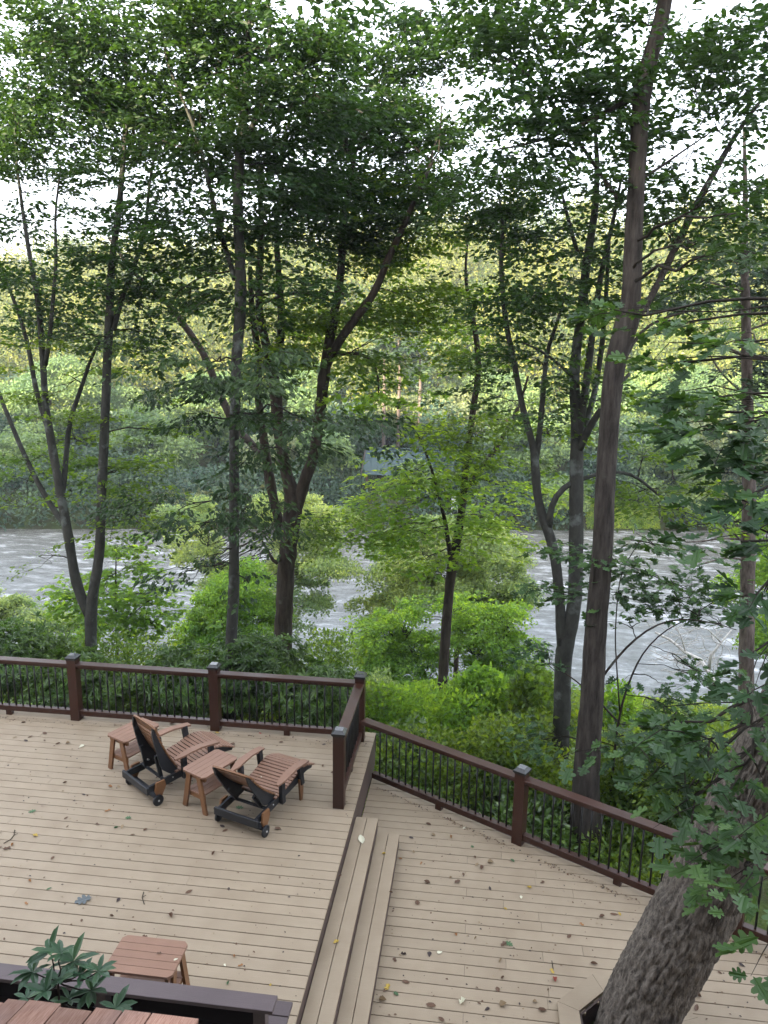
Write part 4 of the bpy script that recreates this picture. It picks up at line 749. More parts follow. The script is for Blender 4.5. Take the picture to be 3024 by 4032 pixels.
for a in [(470, 2680, 330, 190, 2.6, 9000, 'bush', .085, 'glossy green bush behind the forked tree and left railing bays'), (880, 2740, 330, 150, 2.4, 8000, 'bush', .085, 'glossy green bush showing through the balusters right of the middle post'), (1290, 2640, 120, 150, 3.0, 4500, 'bush', .08, 'bush behind the corner post and short railing'),
          (1560, 2860, 210, 160, 3.2, 9000, 'bright', .10, 'yellow-green bush over the start of the slanting railing'), (1830, 2850, 170, 150, 2.6, 7000, 'bright', .10, 'bright yellow-green bush at the foot of the young maple'), (1650, 3050, 280, 150, .9, 9000, 'bush', .085, 'low dark bush seen through the first bay of the slanting railing'),
          (2010, 3020, 230, 190, 1.1, 11000, 'bush', .09, 'bush rising above the slanting railing around its middle post'), (2120, 2830, 190, 110, 3.4, 6000, 'bush', .09, 'rounded bush behind the twin grey stems'), (2480, 3130, 260, 200, .4, 12000, 'bush', .095, 'dense bush right of the tall scaly trunk'),
          (2420, 3450, 260, 170, -.7, 8000, 'bush', .09, 'low bush behind the last visible balusters'), (2750, 3100, 250, 200, 0, 9000, 'bush', .10, 'leafy bush behind the leaning oak'), (2120, 3300, 240, 130, -.3, 7000, 'rhodo', .11, 'broad-leaved shrub low behind the middle slanting post')]:
    shrub('bush', a[8], 'shrub', *a[:5], a[5], a[6], a[7], 'diamond', ry=1.0)
for a in [(1480, 2740, 90, 90, 3.6, 2600, 'pale', .08, 'pale narrow shrub just right of the corner post cap'), (1900, 2720, 110, 80, 3.2, 3000, 'bright', .12, 'taller lime shrub right of the young maple trunk'), (2090, 2740, 90, 110, 2.4, 2200, 'bush', .12, 'dark broad-leaved sapling against the twin grey stems'),
          (2440, 2790, 90, 90, 2.6, 1800, 'bright', .10, 'small bright shrub just right of the tall scaly trunk'), (1700, 2760, 110, 60, 4.5, 2600, 'maple', .11, 'lime green shrub left of the young maple trunk'), (1600, 2960, 120, 100, 1.5, 1500, 'rhodo', .13, 'broad-leaved shrub low behind the first slanting balusters')]:
    shrub('bush', a[8], 'shrub', *a[:5], a[5], a[6], a[7], 'maple' if a[7] > .1 else 'diamond', ry=.6, shell=1.5)
# sapling with bright leaves left
T = Tree('maple_sapling', gbase(460, 2560, 4.2), 'small bright green maple sapling with a thin straight stem against the river')
Y = 4.2; T.trunk([(462, 2560, Y, 9), (456, 2450, Y, 8), (455, 2300, Y, 7), (458, 2160, Y, 4)], root=True, k=6)
for q in [[(458, 2500), (400, 2430), (300, 2340)], [(460, 2480), (540, 2400), (620, 2340)], [(455, 2360), (400, 2300), (340, 2260)], [(456, 2400), (520, 2340), (560, 2250)]]: T.trunk([(u, v, Y, 5-i) for i, (u, v) in enumerate(q)], k=4)
for a in [(480, 2180, 110, 40, Y, .9), (420, 2260, 160, 40, Y, .9), (400, 2340, 190, 45, Y, 1.0), (560, 2330, 130, 40, Y, .9), (500, 2430, 190, 45, Y, 1.0), (340, 2430, 110, 35, Y, .8), (600, 2450, 90, 40, Y, .9)]: T.mass(*a, 'bright', .12, 'maple', Ln=.5, nl=14, ry=.9, jit=.35)
T.done()
# bright small trees on the bank between corner post and twin stems
T = Tree('locust_tree', gbase(1600, 2800, 7), 'feathery bright green small tree on the bank below the young maple')
Y = 7.0
for q in [[(1620, 2800), (1575, 2700), (1560, 2600), (1545, 2500)], [(1680, 2800), (1660, 2650), (1600, 2520), (1560, 2420)], [(1890, 2760), (1880, 2650), (1860, 2550), (1880, 2450)], [(1930, 2770), (1965, 2700), (1985, 2600), (2000, 2450)]]: T.trunk([(u, v, Y, 11-2.4*i) for i, (u, v) in enumerate(q)], k=5)
for a in [(1500, 2500, 110, 60, Y, 1.2), (1560, 2430, 130, 45, Y, 1.2), (1640, 2560, 180, 80, Y, 1.1), (1470, 2620, 90, 80, Y-.5, 1.0), (1880, 2480, 150, 70, Y, 1.1), (1980, 2440, 110, 80, Y, 1.1), (1930, 2600, 160, 80, Y, 1.0), (1800, 2400, 130, 50, Y, .9), (1570, 2690, 150, 60, Y-1, 1.0), (2030, 2560, 110, 60, Y, .8), (2090, 2660, 90, 60, Y, .7), (2000, 2700, 120, 50, Y-1, .9)]: T.lumps(a[0], a[1], a[2]*.8, a[3]*.9, a[4], 'bright', .08, .26, ry=.8, dens=a[5]*.55); T.mass(a[0], a[1], a[2]*1.25, a[3]*1.2, a[4], a[5]*.35, 'bright', .085, Ln=.5, nl=30, ry=1.2, jit=.5)
T.done()
def bank_tree(name, label, masses, leaf, Y, trunk, ls=.15, lr=None, bark='bark', Ln=.9, nl=34, ry=2.2, group=None, tw=True, jit=.6, tpl='diamond', flat=1.0, cat='tree'):
    T = Tree(name, gbase(trunk[0][0], trunk[0][1], Y), label, cat, bark, group)
    T.trunk([(u, v, Y, w) for u, v, w in trunk], root=True, k=8)
    for m_ in masses:
        lf = m_[5] if len(m_) > 5 else leaf
        if lr: T.lumps(m_[0], m_[1], m_[2], m_[3], Y+rng.normal(0, .4), lf, ls, lr, ry=ry, dens=m_[4], link_=tw); continue
        T.mass(m_[0], m_[1], m_[2], m_[3], Y+rng.normal(0, .5), m_[4], lf, ls*rng.uniform(.85, 1.15), tpl, ry=ry, Ln=Ln, nl=nl, jit=jit, link_=tw, flat=flat)
    return T.done()
DENS.update({'pale': 4.2, 'far': 1.5, 'fardark': 1.5, 'farpale': 1.5, 'hill': 1.5, 'bush': 3, 'pine': 1.5})
bank_tree('willow_tree', 'pale green rounded tree over the river, behind the young maple', [(1620, 2190, 150, 90, .9), (1790, 2130, 170, 80, .9), (1960, 2170, 140, 100, .9), (1560, 2300, 130, 80, .9), (1720, 2300, 190, 100, 1.0), (1900, 2320, 180, 100, 1.0), (1500, 2400, 90, 50, .8), (2040, 2280, 60, 80, .7)], 'pale', 12.5, [(1800, 2500, 20), (1790, 2350, 16), (1770, 2200, 8)], .105, .5, ry=1.6)
bank_tree('willow_tree', 'grey-green tree leaning over the river, behind the stout brown tree', [(1130, 2020, 150, 60, .7), (1290, 2080, 110, 80, .8), (1210, 2200, 170, 70, .8), (1330, 2240, 120, 50, .8), (1150, 2330, 130, 60, .6), (1200, 2420, 100, 50, .5), (760, 2150, 120, 70, .6), (760, 2030, 110, 60, .7), (880, 2280, 130, 70, .55)], 'pale', 12.0, [(905, 2480, 16), (885, 2380, 14), (860, 2280, 12), (820, 2150, 8)], .10, .42, ry=1.3)
bank_tree('willow_tree', 'light yellow-green bushy tree behind the slim grey trunk', [(850, 2430, 110, 110, 1.1, 'bright'), (960, 2330, 120, 110, .8, 'bright'), (800, 2500, 90, 60, 1.0, 'bright'), (1020, 2450, 120, 90, .8, 'bright')], 'bright', 8.5, [(880, 2560, 10), (870, 2450, 6)], .09, .38, ry=1.0)
bank_tree('willow_tree', 'pale feathery shrub by the water at the left edge', [(60, 2430, 120, 60, 1.0), (190, 2450, 100, 50, .9), (300, 2490, 90, 60, .8, 'bright'), (-20, 2400, 80, 70, .8)], 'pale', 8.0, [(90, 2560, 8), (85, 2450, 5)], .085, .35, ry=.9)
bank_tree('willow_tree', 'bright green tree beside the pine at the right edge', [(3000, 2020, 70, 90, 1.0), (3020, 2250, 60, 120, .9), (2880, 2060, 60, 60, .7), (3010, 2480, 60, 110, 1.0), (2860, 2320, 50, 40, .6)], 'bright', 9.0, [(3040, 2800, 14), (3040, 2500, 12), (3030, 2200, 8)], .10, .4, ry=1.0)

# bleached fallen tree in the shallows
ft = MB(); fY = 10.5
def deadb(p, w): a = [P(u, v, Y_) for u, v, Y_ in p]; ft.tube(curve_pts(a[0], a[0], 0, 2) if len(a) < 2 else np.array(a), np.linspace(W2R(w, a[0]), W2R(w*.35, a[-1]), len(a)), 6, .05)
deadb([(2860, 2740, 10.0), (2810, 2680, 10.6), (2760, 2600, 11.4), (2700, 2570, 12), (2640, 2520, 12.6), (2580, 2490, 13)], 22)
for p, w in [([(2790, 2640, 11), (2800, 2580, 11), (2840, 2530, 11.2), (2880, 2480, 11.4)], 14), ([(2720, 2580, 11.8), (2640, 2600, 12), (2560, 2560, 12.4)], 8), ([(2760, 2610, 11.3), (2700, 2650, 11.4), (2600, 2640, 11.8)], 8),
             ([(2840, 2530, 11.2), (2790, 2480, 11.4), (2720, 2460, 11.6)], 7), ([(2700, 2570, 12), (2680, 2500, 12.2), (2640, 2450, 12.4)], 7), ([(2640, 2520, 12.6), (2590, 2540, 12.6), (2540, 2530, 12.8)], 5)]: deadb(p, w)
for _ in range(90):
    u, v = rng.uniform(2560, 2860), rng.uniform(2440, 2640); Yk = 11.8+rng.normal(0, .5); a = P(u, v, Yk); b_ = a+rng.normal(0, .45, 3)*[1, .6, .6]
    ft.tube(curve_pts(a, b_, .05, 4, .08), [0.012, .010, .008, .004], 4, cap=False)
o = ft.build('fallen_tree', M['dead'], None, True); o.data.transform(Matrix.Translation(-Vector(P(2860, 2740, 10)))); o.location = P(2860, 2740, 10); tag(o, 'bleached bare fallen tree lying in the river shallows, lower right', 'dead tree')
# lawn by the water and far grass strip
def lawn(name, x0, x1, y0, y1, n, ls, zf=ground):
    X = rng.uniform(x0, x1, n); Yv = rng.uniform(y0, y1, n); z = zf(X, Yv); k = z > -5.95; X, Yv, z = X[k], Yv[k], z[k]
    mb = MB(); m_ = len(X); add_leaves(mb, np.stack([X, Yv, z], 1), rng.normal(0, .5, (m_, 3))+[0, 0, 1], rng.normal(0, 1, (m_, 3)), ls*rng.uniform(.6, 1.3, m_), 'diamond')
    return tag(mb.build(name, L['grass']), kind='stuff')
lawn('lawn_grass', 3.5, 15, 8.5, 14.8, 60000, .11)
fb = lambda X, Y_: ground(X, Y_)
X0 = P(2400, 2050, 42)[0]; lawn('river_grass', X0-1.6, X0+3.4, 41.3, 43.2, 9000, .16)
gc = MB(); n = 70000; X = rng.uniform(-16, 12, n); Yv = rng.uniform(0.2, 13.5, n); z = ground(X, Yv)
add_leaves(gc, np.stack([X, Yv, z+rng.uniform(0.02, .5, n)], 1), rng.normal(0, 1, (n, 3))*[1, 1, .4], rng.normal(0, .5, (n, 3))+[0, 0, 1], .13*rng.uniform(.6, 1.4, n), 'diamond'); tag(gc.build('undergrowth', L['bush']), kind='stuff')

# ---------------------------------------------------------------- far bank
gr_f = 'trees standing along the far river bank'
specs = [  # u, crown centre v, ru, rv, Y, leaf, label
 (60, 1840, 190, 190, 42, 'far', 'blue-green tree overhanging the far bank at the left edge'), (330, 1900, 170, 140, 41, 'fardark', 'dark low tree over the far waterline between the forked stems'), (600, 1800, 170, 210, 44, 'far', 'rounded tree on the far bank left of the slim grey trunk'),
 (780, 1960, 120, 90, 40.5, 'farpale', 'pale shrub-like tree at the far waterline beside the slim trunk'), (860, 1620, 170, 160, 50, 'far', 'tall rounded tree on the far slope behind the slim trunk'), (200, 1560, 200, 130, 50, 'far', 'broad tree on the lower far slope at left'),
 (1080, 1870, 130, 180, 42, 'farpale', 'light green tree on the far bank behind the stout brown tree'), (1290, 1790, 85, 150, 43, 'far', 'layered green tree left of the dark cabin'), (1310, 2010, 100, 55, 40, 'fardark', 'dark drooping bush at the far waterline left of the cabin'),
 (1610, 1890, 95, 60, 41.5, 'far', 'small leafy tree in front of the cabin wall'), (1530, 1640, 100, 90, 53, 'farpale', 'pale grey-green round tree above the cabin roof'), (1750, 1640, 160, 110, 53, 'farpale', 'wide pale round tree up the slope right of the cabin'), (1860, 1900, 170, 130, 43.5, 'fardark', 'dark tree on the far bank right of the cabin'),
 (2060, 1790, 150, 160, 46, 'far', 'green tree on the far bank behind the crooked grey stems'), (2180, 1960, 110, 90, 42.8, 'far', 'low bank tree seen between the twin grey stems'), (2420, 1900, 170, 120, 45.5, 'fardark', 'dark tree above the far grass strip'), (2650, 1860, 170, 170, 44.5, 'far', 'broad green tree on the far bank at right'),
 (2870, 1800, 170, 200, 46, 'farpale', 'pale tree on the far bank behind the pine trunk'), (2380, 1640, 180, 130, 54, 'far', 'tall tree up the slope behind the big scaly trunk'), (2700, 1560, 190, 140, 55, 'far', 'tall rounded tree high on the right far slope'), (3000, 1600, 120, 180, 52, 'far', 'tall tree at the right edge of the far bank'), (440, 1640, 140, 120, 54, 'far', 'tree halfway up the far slope at left'), (1180, 1560, 160, 110, 55, 'far', 'tree up the far slope behind the stout tree stems'), (1980, 1560, 140, 100, 56, 'far', 'tree up the far slope in the middle right')]
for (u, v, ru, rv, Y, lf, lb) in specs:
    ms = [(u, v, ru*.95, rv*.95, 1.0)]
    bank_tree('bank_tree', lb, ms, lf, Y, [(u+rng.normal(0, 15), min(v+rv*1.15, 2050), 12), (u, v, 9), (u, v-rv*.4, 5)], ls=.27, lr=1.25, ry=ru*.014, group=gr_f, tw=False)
# low brush hiding the far waterline
mb = MB(); n = 34000; X = rng.uniform(-48, 40, n); fy = 39.5+0.17*X; Yv = fy+rng.uniform(-.9, 6, n); hh = 1.2+1.8*vnoise(X, Yv, 3, 5)
k = ~((X > X0-2.0) & (X < X0+3.8) & (Yv < 43.6)) & ~((X > P(1430, 1900, 42)[0]) & (X < P(1640, 1900, 42)[0]) & (rng.random(n) < .75)); X, Yv, hh = X[k], Yv[k], hh[k]; n = len(X)
zz = np.maximum(ground(X, Yv), -6)+rng.uniform(.1, 1, n)*hh; add_leaves(mb, np.stack([X, Yv, zz], 1), rng.normal(0, 1, (n, 3)), rng.normal(0, .7, (n, 3))+[0, -.5, 1], .30*rng.uniform(.6, 1.3, n), 'diamond'); tag(mb.build('bank_brush', L['fardark']), kind='stuff')  # dark leaf colour paints in the shadow along the waterline
# forest on the hillside: lumpy crowns
def forest(name, leaf, x0, x1, y0, y1, nt, per, r0, r1, ls, hmin, hmax, keep=None):
    mb = MB(); X = rng.uniform(x0, x1, nt); Yv = rng.uniform(y0, y1, nt)
    if keep is not None: k = keep(X, Yv); X, Yv = X[k], Yv[k]
    nt = len(X); r = rng.uniform(r0, r1, nt); h = rng.uniform(hmin, hmax, nt); z = ground(X, Yv)+h
    q = unit(rng.normal(0, 1, (nt, per, 3))); q[..., 2] = np.where(q[..., 2] < -.3, -q[..., 2], q[..., 2])
    lump = 1+0.25*np.sin(q[..., :1]*6+X[:, None, None])*np.cos(q[..., 1:2]*5)+rng.normal(0, .12, (nt, per, 1))
    pos = np.stack([X, Yv, z], 1)[:, None]+q*lump*r[:, None, None]*[1, 1, .9]; pos[..., 2] -= rng.uniform(0, 1, (nt, per))**2*.8*r[:, None]
    m_ = nt*per; add_leaves(mb, pos.reshape(-1, 3), rng.normal(0, 1, (m_, 3))-[0, 0, .3], (q.reshape(-1, 3)+rng.normal(0, .5, (m_, 3))), ls*rng.uniform(.6, 1.3, m_), 'diamond')
    return tag(mb.build(name, L[leaf]), kind='stuff')
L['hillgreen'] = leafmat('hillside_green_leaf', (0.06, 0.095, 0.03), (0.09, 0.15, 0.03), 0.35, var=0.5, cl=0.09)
_kp = lambda X, Y_: np.abs(X+.12*(Y_+10)) < 8+.56*(Y_+10)
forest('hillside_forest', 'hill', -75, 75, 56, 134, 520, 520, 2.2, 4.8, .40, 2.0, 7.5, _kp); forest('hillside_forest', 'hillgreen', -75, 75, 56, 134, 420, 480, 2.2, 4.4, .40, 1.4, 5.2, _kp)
forest('slope_forest', 'fardark', -45, 45, 46, 62, 130, 340, 1.6, 2.6, .42, 1.5, 4.5)  # dark leaf colour stands in for shade between the front crowns
def far_pine(label, u, vb, vt, Y, crown):
    T = Tree('pine_tree', gbase(u, vb, Y), label, 'pine tree', 'pinebark', 'bare-trunked pines on the far slope')
    T.trunk([(u, vb, Y, 14), (u+rng.normal(0, 4), (vb+vt)/2, Y, 12), (u, vt, Y, 7)], root=True, k=7)
    for a_ in crown: T.mass(u+a_[0], a_[1], a_[2], a_[3], Y, .5, 'pine', .5, 'strap', ry=1.6, Ln=1.4, nl=40, jit=1, link_=True)
    T.done()
far_pine('pale bare pine trunk standing left above the cabin', 1569, 1600, 1340, 50, [(0, 1340, 80, 50), (20, 1290, 60, 40)]); far_pine('bare pine trunk right above the cabin', 1653, 1600, 1400, 51, [(0, 1400, 80, 45), (-10, 1350, 50, 35)]); far_pine('thin pine trunk on the far slope farthest left of the cabin roof', 1511, 1640, 1400, 49, [(0, 1390, 80, 45)])

# cabin
cb = P(1461, 1766, 45); cabin = thing('cabin', (cb[0], cb[1], float(ground(cb[0], cb[1]))), 'small dark brown cabin with a blue-green metal roof among the far trees', 'cabin')
gz = cabin.location.z; hr = cb[2]-gz; mr = plank_mat('green_metal_roof', (0.024, 0.052, 0.054), (0.032, 0.064, 0.064), (0.022, 0.042, 0.044), .5); mwl = plank_mat('cabin_wall', (0.09, 0.035, 0.028), (0.11, 0.045, 0.035), (0.06, 0.025, 0.02))
CL, CW, he = 5.4, 4.4, hr-1.55
MB().box((CL/2+.3, .5, he/2), (CL-.6, CW-1.4, he)).build('wall', mwl, cabin)
for s in (-1, 1):
    rp = MB().beam((-0.35+.0, s*CW/4, (hr+he)/2), (CL+.3, s*CW/4, (hr+he)/2), math.hypot(CW/2, 1.55)+.25, .06, up=(0, s*math.sin(math.atan2(1.55, CW/2)), math.cos(math.atan2(1.55, CW/2)))).build('roof', mr, cabin)
    MB().beam((-.38, s*.02, hr+.0), (-.38, s*(CW/2+.12), he-.06), .05, .2, up=(0, 0, 1)).build('verge_board', M['fascia'], cabin)
    for k in range(12):
        MB().beam((-0.3+k*.5, s*.03, hr+.04), (-0.3+k*.5, s*(CW/2+.1), he-.02), .03, .04).build('roof_seam', mr, rp)
for x in (0, 1.7): MB().box((x, -CW/2+.2, he/2), (.14, .14, he)).build('porch_post', mwl, cabin)
MB().box((1.6, -CW/2+.5, -.2), (3.6, 1.6, .16)).build('porch_floor', M['fascia'], cabin)
for s in (-1,1): MB().prism([(-CW/2+.2, he), (CW/2-.2, he), (0, hr-.08)], .06, np.array([[0, 0, 1], [1, 0, 0], [0, 1, 0]], float), (0.05 if s < 0 else CL-.1, 0, 0)).build('gable', mwl, cabin)
for k in range(4): MB().box((.5, -CW/2-.5-k*.5, -.6-k*.28), (1.6, .5, .14)).build('stair_tread', M['fascia'], cabin)
# small white lantern-like post near the far water
wp = P(1789, 2060, 40.6); g = float(ground(wp[0], wp[1])); t = thing('garden_chair', (wp[0], wp[1], g), 'small white garden chair by the far water edge', 'chair')
MB().box((0, 0, .42), (.5, .5, .05)).build('seat', M['white'], t); MB().box((0, .24, .80), (.5, .05, .75)).build('backrest', M['white'], t)
for x in (-.22, .22):
    MB().box((x, 0, .64), (.07, .5, .05)).build('armrest', M['white'], t)
    for y in (-.22, .22): MB().box((x, y, .2), (.06, .06, .4)).build('leg', M['white'], t)
# pale boulders on the lawn
for i, (u, v, r_) in enumerate([(2745, 2838, .16), (2790, 2832, .22), (2825, 2842, .18), (2765, 2862, .12)]):
    p = P(u, v, 8.3); p[2] = float(ground(p[0], p[1]))+r_*.3; mb = MB(); q = unit(rng.normal(0, 1, (1, 3)))
    me = bpy.data.meshes.new('rock'); 
    import bmesh
    bm = bmesh.new(); bmesh.ops.create_icosphere(bm, subdivisions=2, radius=r_)
    for vv in bm.verts: vv.co *= 1+random.uniform(-.16, .16); vv.co.z *= .7
    bm.to_mesh(me); bm.free(); me.materials.append(M['white']); o = link('rock', me, None, p); tag(o, ['small white rock at the left of the lawn rock row', 'largest white rock in the lawn rock row', 'white rock at the right end of the lawn rock row', 'smallest white rock just in front of the lawn rock row'][i], 'rock', 'white rocks on the riverside lawn')
# haze
hz = MB().box((0, 195, 9), (700, 455, 36)).build('haze', mat('x', (1, 1, 1))); hz.data.materials.clear()
hm = bpy.data.materials.new('haze_air'); hm.use_nodes = True; nt = hm.node_tree; nt.nodes.remove(nt.nodes['Principled BSDF'])
pv = nt.nodes.new('ShaderNodeVolumePrincipled'); pv.inputs['Color'].default_value = (.86, .93, 1, 1); pv.inputs['Density'].default_value = 0.0007; pv.inputs['Anisotropy'].default_value = 0.2
nt.links.new(pv.outputs[0], nt.nodes['Material Output'].inputs['Volume']); hz.data.materials.append(hm); tag(hz, kind='stuff')

# ---------------------------------------------------------------- young rhododendron by the bench
TPL['rleaf'] = (np.array([(0, 0, 0), (-.10, .18, .03), (-.17, .45, .05), (-.13, .75, .03), (0, 1, -.08), (.13, .75, .03), (.17, .45, .05), (.10, .18, .03), (0, .45, 0.0), (0, .75, -.02)]),
   [(0, 8, 2, 1), (8, 9, 3, 2), (9, 4, 3), (0, 7, 6, 8), (8, 6, 5, 9), (9, 5, 4)])
L['plant'] = leafmat('young_rhododendron_leaf', (0.04, 0.08, 0.038), (0.05, 0.10, 0.02), 0.2, 0.4, 0.25)
Yp = -7.05; pb = P(235, 3990, Yp); T = Tree('rhododendron', (pb[0], pb[1], float(ground(pb[0], pb[1]))), 'young rhododendron with pointed leaf rosettes in front of the dark bench back', 'shrub')
top = P(228, 3866, Yp)
T.trunk([(235, 3990, Yp, 10), (228, 3866, Yp, 8)], root=True, k=6, wob=.02)
mb = T.lf.setdefault('plant', MB())
for (x, y, nl_, sc) in [(545, 270, 9, 1), (360, 490, 9, .95), (800, 370, 10, 1.1), (640, 590, 8, .9), (990, 690, 9, 1), (1075, 480, 8, .8), (1260, 885, 9, .95), (290, 775, 7, .7), (880, 520, 9, 1), (660, 290, 7, .8), (500, 700, 6, 1), (760, 800, 6, .9)]:
    u, v = x/2.765, 3650+y/2.765; c = P(u, v, Yp+rng.normal(0, .08))
    T.tw.tube(curve_pts(top if y < 800 else P(235, 3950, Yp), c, -.08, 6, .02), np.linspace(.006, .003, 6), 5, cap=False)
    ph = np.arange(nl_)*2.399+rng.uniform(0, 6); el = rng.uniform(-.15, .75, nl_)
    dr = np.stack([np.cos(ph)*np.cos(el), np.sin(ph)*np.cos(el)-.15, np.sin(el)], 1)
    add_leaves(mb, np.repeat(c[None], nl_, 0), dr, np.array([0, 0, 1.0])+rng.normal(0, .15, (nl_, 3)), sc*.135*rng.uniform(.75, 1.1, nl_), 'rleaf')
T.done()

# ---------------------------------------------------------------- fallen leaves
def K(u, v, z): d = RT*(u-1512)/F-UP*(v-2016)/F+FW; return CAM+d*((z-CAM[2])/d[2])
LC = {'brown': (.10, .052, .028), 'tan': (.24, .175, .10), 'yellow': (.40, .28, .05), 'orange': (.26, .12, .04), 'green': (.06, .12, .05), 'dark': (.035, .022, .02), 'pale': (.55, .53, .40), 'red': (.27, .07, .05), 'grey': (.085, .10, .105)}
LM_ = {k: mat('fallen_leaf_'+k, v, .6) for k, v in LC.items()}
def leaf_mesh(seed, shape='oval'):
    r = random.Random(seed); vs = []; curl = r.uniform(.1, .9); roll = r.uniform(-1.1, 1.1); nx, ny = 5, 3
    for i in range(nx):
        t = i/(nx-1); w = (math.sin(math.pi*min(max(t, .02), .98))**.8)*r.uniform(.36, .48)*(1 if shape == 'oval' else (1.3 if i % 2 else .5))
        for j in range(ny):
            s_ = (j-1); x = (t-.5); y = s_*w*.62; vs.append((x*math.cos(roll*t), y, abs(s_)*w*curl*.9+.22*curl*(t-.5)**2*2+abs(x)*.05+x*roll*.12))
    z0 = min(v[2] for v in vs); vs = [(a, b, c-z0+.02) for a, b, c in vs]
    f = [(i*ny+j, (i+1)*ny+j, (i+1)*ny+j+1, i*ny+j+1) for i in range(nx-1) for j in range(ny-1)]; return vs, f
LMESH = {}
for cn in LC:
    for k in range(5):
        vs, f = leaf_mesh(hash((cn, k)) % 1000 if False else k*31+len(cn)*7, 'oval' if k < 4 else 'lobed')
        o = MB().add(vs, f).build('fallen_leaf', LM_[cn]); LMESH[cn, k] = o.data; bpy.data.objects.remove(o)
def fallen(p, cn, size, label=None, grp=True, k=None, rz=None):
    o = link('fallen_leaf', LMESH[cn, random.randrange(5) if k is None else k], None, p, random.uniform(0, 6.28) if rz is None else rz); o.scale = (size, size*random.uniform(.8, 1.2), size)
    return tag(o, label or LBL[cn], 'leaf', None if label else 'dead %s leaves scattered on the deck boards' % cn)
for cn in ('grey', 'green'):
    Vv = TPL['oak'][0]*[1, 1, .35]; Vv[:, 2] -= Vv[:, 2].min()-.02; o = MB().add(Vv-[0, .5, 0], TPL['oak'][1]).build('fallen_leaf', LM_[cn]); LMESH[cn, 4] = o.data; bpy.data.objects.remove(o)
LBL = {'brown': 'small curled brown dead leaf lying on the tan deck boards', 'tan': 'small dry tan leaf scrap lying on the tan deck boards', 'yellow': 'small bright yellow fallen leaf on the tan deck boards', 'orange': 'small rusty orange fallen leaf on the tan deck boards',
       'green': 'small green fallen leaf lying on the tan deck boards', 'dark': 'small blackened shrivelled leaf on the tan deck boards', 'pale': 'small pale cream leaf scrap on the tan deck boards', 'red': 'small reddish fallen leaf on the tan deck boards', 'grey': 'small bluish grey fallen leaf on the tan deck boards'}
for u, v, z, cn, sz, lb in [(1423, 3307, zs1, 'pale', .17, 'large whitish leaf lying across the upper step'), (328, 3546, 0, 'grey', .19, 'bluish grey lobed oak leaf on the upper deck at left'), (1512, 3363, zs2, 'yellow', .06, 'yellow leaf on the far end of the lower step'), (1324, 3711, zs1, 'yellow', .07, 'pale yellow leaf on the middle of the upper step'),
        (1525, 3888, LOW, 'yellow', .09, 'yellow-green leaf beside the near end of the lower step'), (1776, 3297, LOW, 'orange', .07, None), (1577, 3383, LOW, 'orange', .05, None), (2085, 3497, LOW, 'yellow', .07, None), (1795, 3680, LOW, 'orange', .07, None), (2004, 3717, LOW, 'green', .09, 'green oak leaf near the middle of the lower deck'), (2184, 3858, LOW, 'red', .09, 'reddish leaf just above the octagonal tree border'),
        (2174, 3825, LOW, 'yellow', .07, None), (2018, 3392, LOW, 'green', .07, None), (1619, 3299, LOW, 'dark', .07, None), (1658, 3400, LOW, 'orange', .06, None), (139, 3292, 0, 'yellow', .08, 'ochre yellow leaf near the left edge of the upper deck'), (433, 3099, 0, 'orange', .07, None), (424, 3193, 0, 'orange', .08, None), (49, 3327, 0, 'orange', .06, None),
        (117, 3470, 0, 'orange', .06, None), (456, 3261, 0, 'green', .06, None), (193, 3500, 0, 'green', .06, None), (104, 3558, 0, 'orange', .06, None), (944, 3181, 0, 'green', .10, 'dark green leaf under the low reclined lounger'), (875, 3254, 0, 'dark', .08, None), (505, 3221, 0, 'green', .09, 'green leaf in front of the two loungers, left side'), (947, 3802, 0, 'orange', .055, None),
        (922, 3767, 0, 'orange', .05, None), (1065, 3881, 0, 'yellow', .04, None), (897, 3874, 0, 'green', .05, None), (885, 3800, 0, 'pale', .05, None), (690, 3780, .52, 'pale', .045, 'cream leaf lying on the foreground side table'), (626, 3755, .52, 'brown', .045, 'brown leaf lying on the foreground side table'), (1029, 3060, .345, 'pale', .03, 'white scrap on the seat of the low lounger'),
        (1990, 3580, LOW, 'yellow', .05, None), (1860, 3335, LOW, 'green', .06, None), (1340, 3450, 0, 'brown', .05, None), (1540, 3515, zs2, 'brown', .05, None), (340, 3835, 0, 'brown', .05, None), (2290, 3640, LOW, 'orange', .06, None), (2440, 3600, LOW, 'yellow', .06, None)]:
    fallen(K(u, v, z)+[0, 0, .001], cn, sz, lb, k=4 if lb and ('oak' in lb or 'green leaf' in lb) else None)
cnt = 0
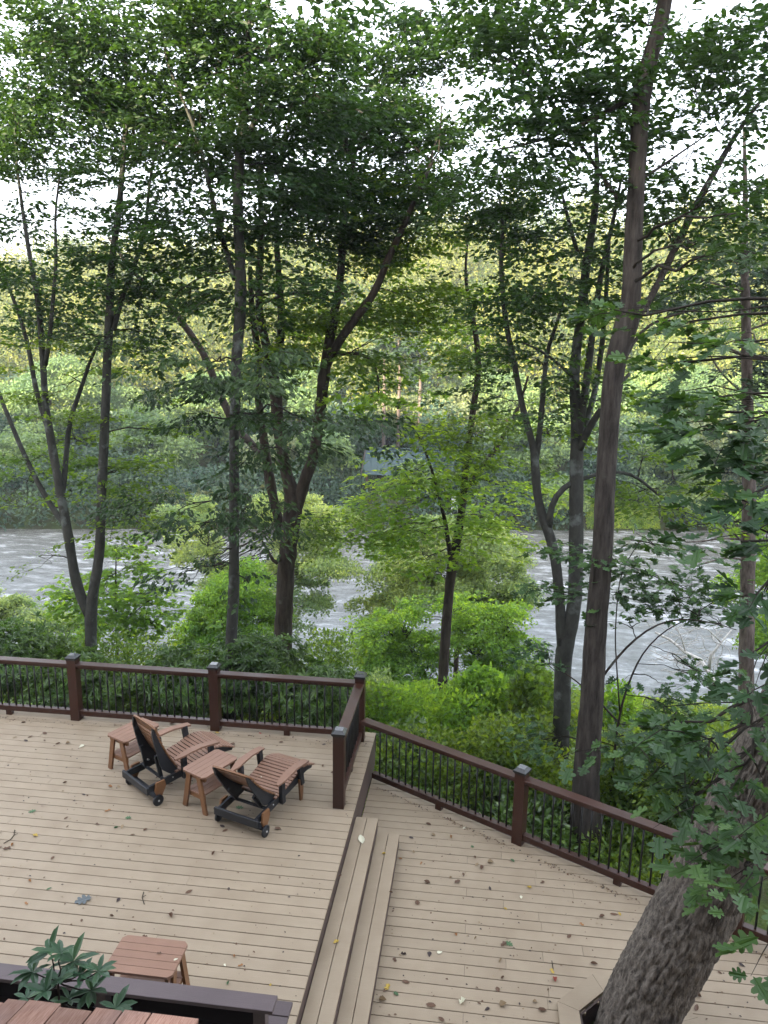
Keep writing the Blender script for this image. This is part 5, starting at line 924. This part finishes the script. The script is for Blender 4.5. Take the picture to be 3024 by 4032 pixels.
while cnt < 262:
    if random.random() < .55: x, y, z = -8*random.random()**.8, -6.6*random.random(), 0
    else: x, y, z = random.uniform(.6, 5.5), random.uniform(-6, -.5), LOW
    if z < 0 and (y > -0.62-.56*(x-.0) or math.hypot(x-TC[0], y-TC[1]) < .75): continue
    if z == 0 and (y < -5.3 and x > -2 or y > -.1): continue
    cn = random.choices(list(LC), [46, 24, 2, 4, 2, 14, 7, 1, 0])[0]
    fallen((x, y, z+.001), cn, random.uniform(.045, .10)); cnt += 1
lit = {}
for cn, n in (('brown', 1300), ('tan', 900), ('dark', 700)):
    mb = MB(); m_ = n; X = np.where(rng.random(m_) < .5, -8.5*rng.random(m_), .6+5*rng.random(m_)); Yv = -6.3*rng.random(m_); low_ = X > 0
    t = rng.random(m_); xr_ = rng.uniform(0.1, 5.0, m_); on = (rng.random(m_) < .35) & low_
    X = np.where(on, xr_, X); Yv = np.where(on, np.where(xr_ < 2.1, -0.31-0.588*(xr_+.1), -1.604-.545*(xr_-2.1))-.22-np.abs(rng.normal(0, .035, m_)), Yv)
    on2 = (rng.random(m_) < .25) & ~low_; Yv = np.where(on2, -.20-np.abs(rng.normal(0, .05, m_))-.16, Yv)
    k = ~(low_ & (Yv > np.where(X < 2.1, -0.31-0.588*(X+.1), -1.604-.545*(X-2.1))-.12)) & ~((X < 0) & (Yv < -5.2) & (X > -2)) & (np.hypot(X-TC[0], Yv-TC[1]) > .7); X, Yv = X[k], Yv[k]; m_ = len(X)
    add_leaves(mb, np.stack([X, Yv, np.where(X > 0, LOW, 0)+.004], 1), rng.normal(0, 1, (m_, 3))*[1, 1, .12], rng.normal(0, .25, (m_, 3))+[0, 0, 1], rng.uniform(.010, .038, m_), 'diamond')
    tag(mb.build('leaf_litter', LM_[cn]), kind='stuff')
for i, (pts, z, lb) in enumerate([([(58, 3270), (55, 3290), (42, 3307), (15, 3322)], 0, 'thin curved grey twig on the deck at the left edge'), ([(566, 3514), (560, 3535), (568, 3562)], 0, 'short bent twig on the upper deck in the middle foreground'), ([(2173, 3785), (2178, 3818)], LOW, 'short dark straight twig beside yellow leaves on the lower deck')]):
    W_ = [K(u, v, z)+[0, 0, .006] for u, v in pts]; mb = MB(); mb.tube(W_, .0045, 5)
    if len(W_) > 2: mb.tube([W_[1], W_[1]+[.03, .03, .006]], .003, 5)
    o = mb.build('twig', M['twig'], org=W_[0]); o.location = W_[0]; tag(o, lb, 'twig')
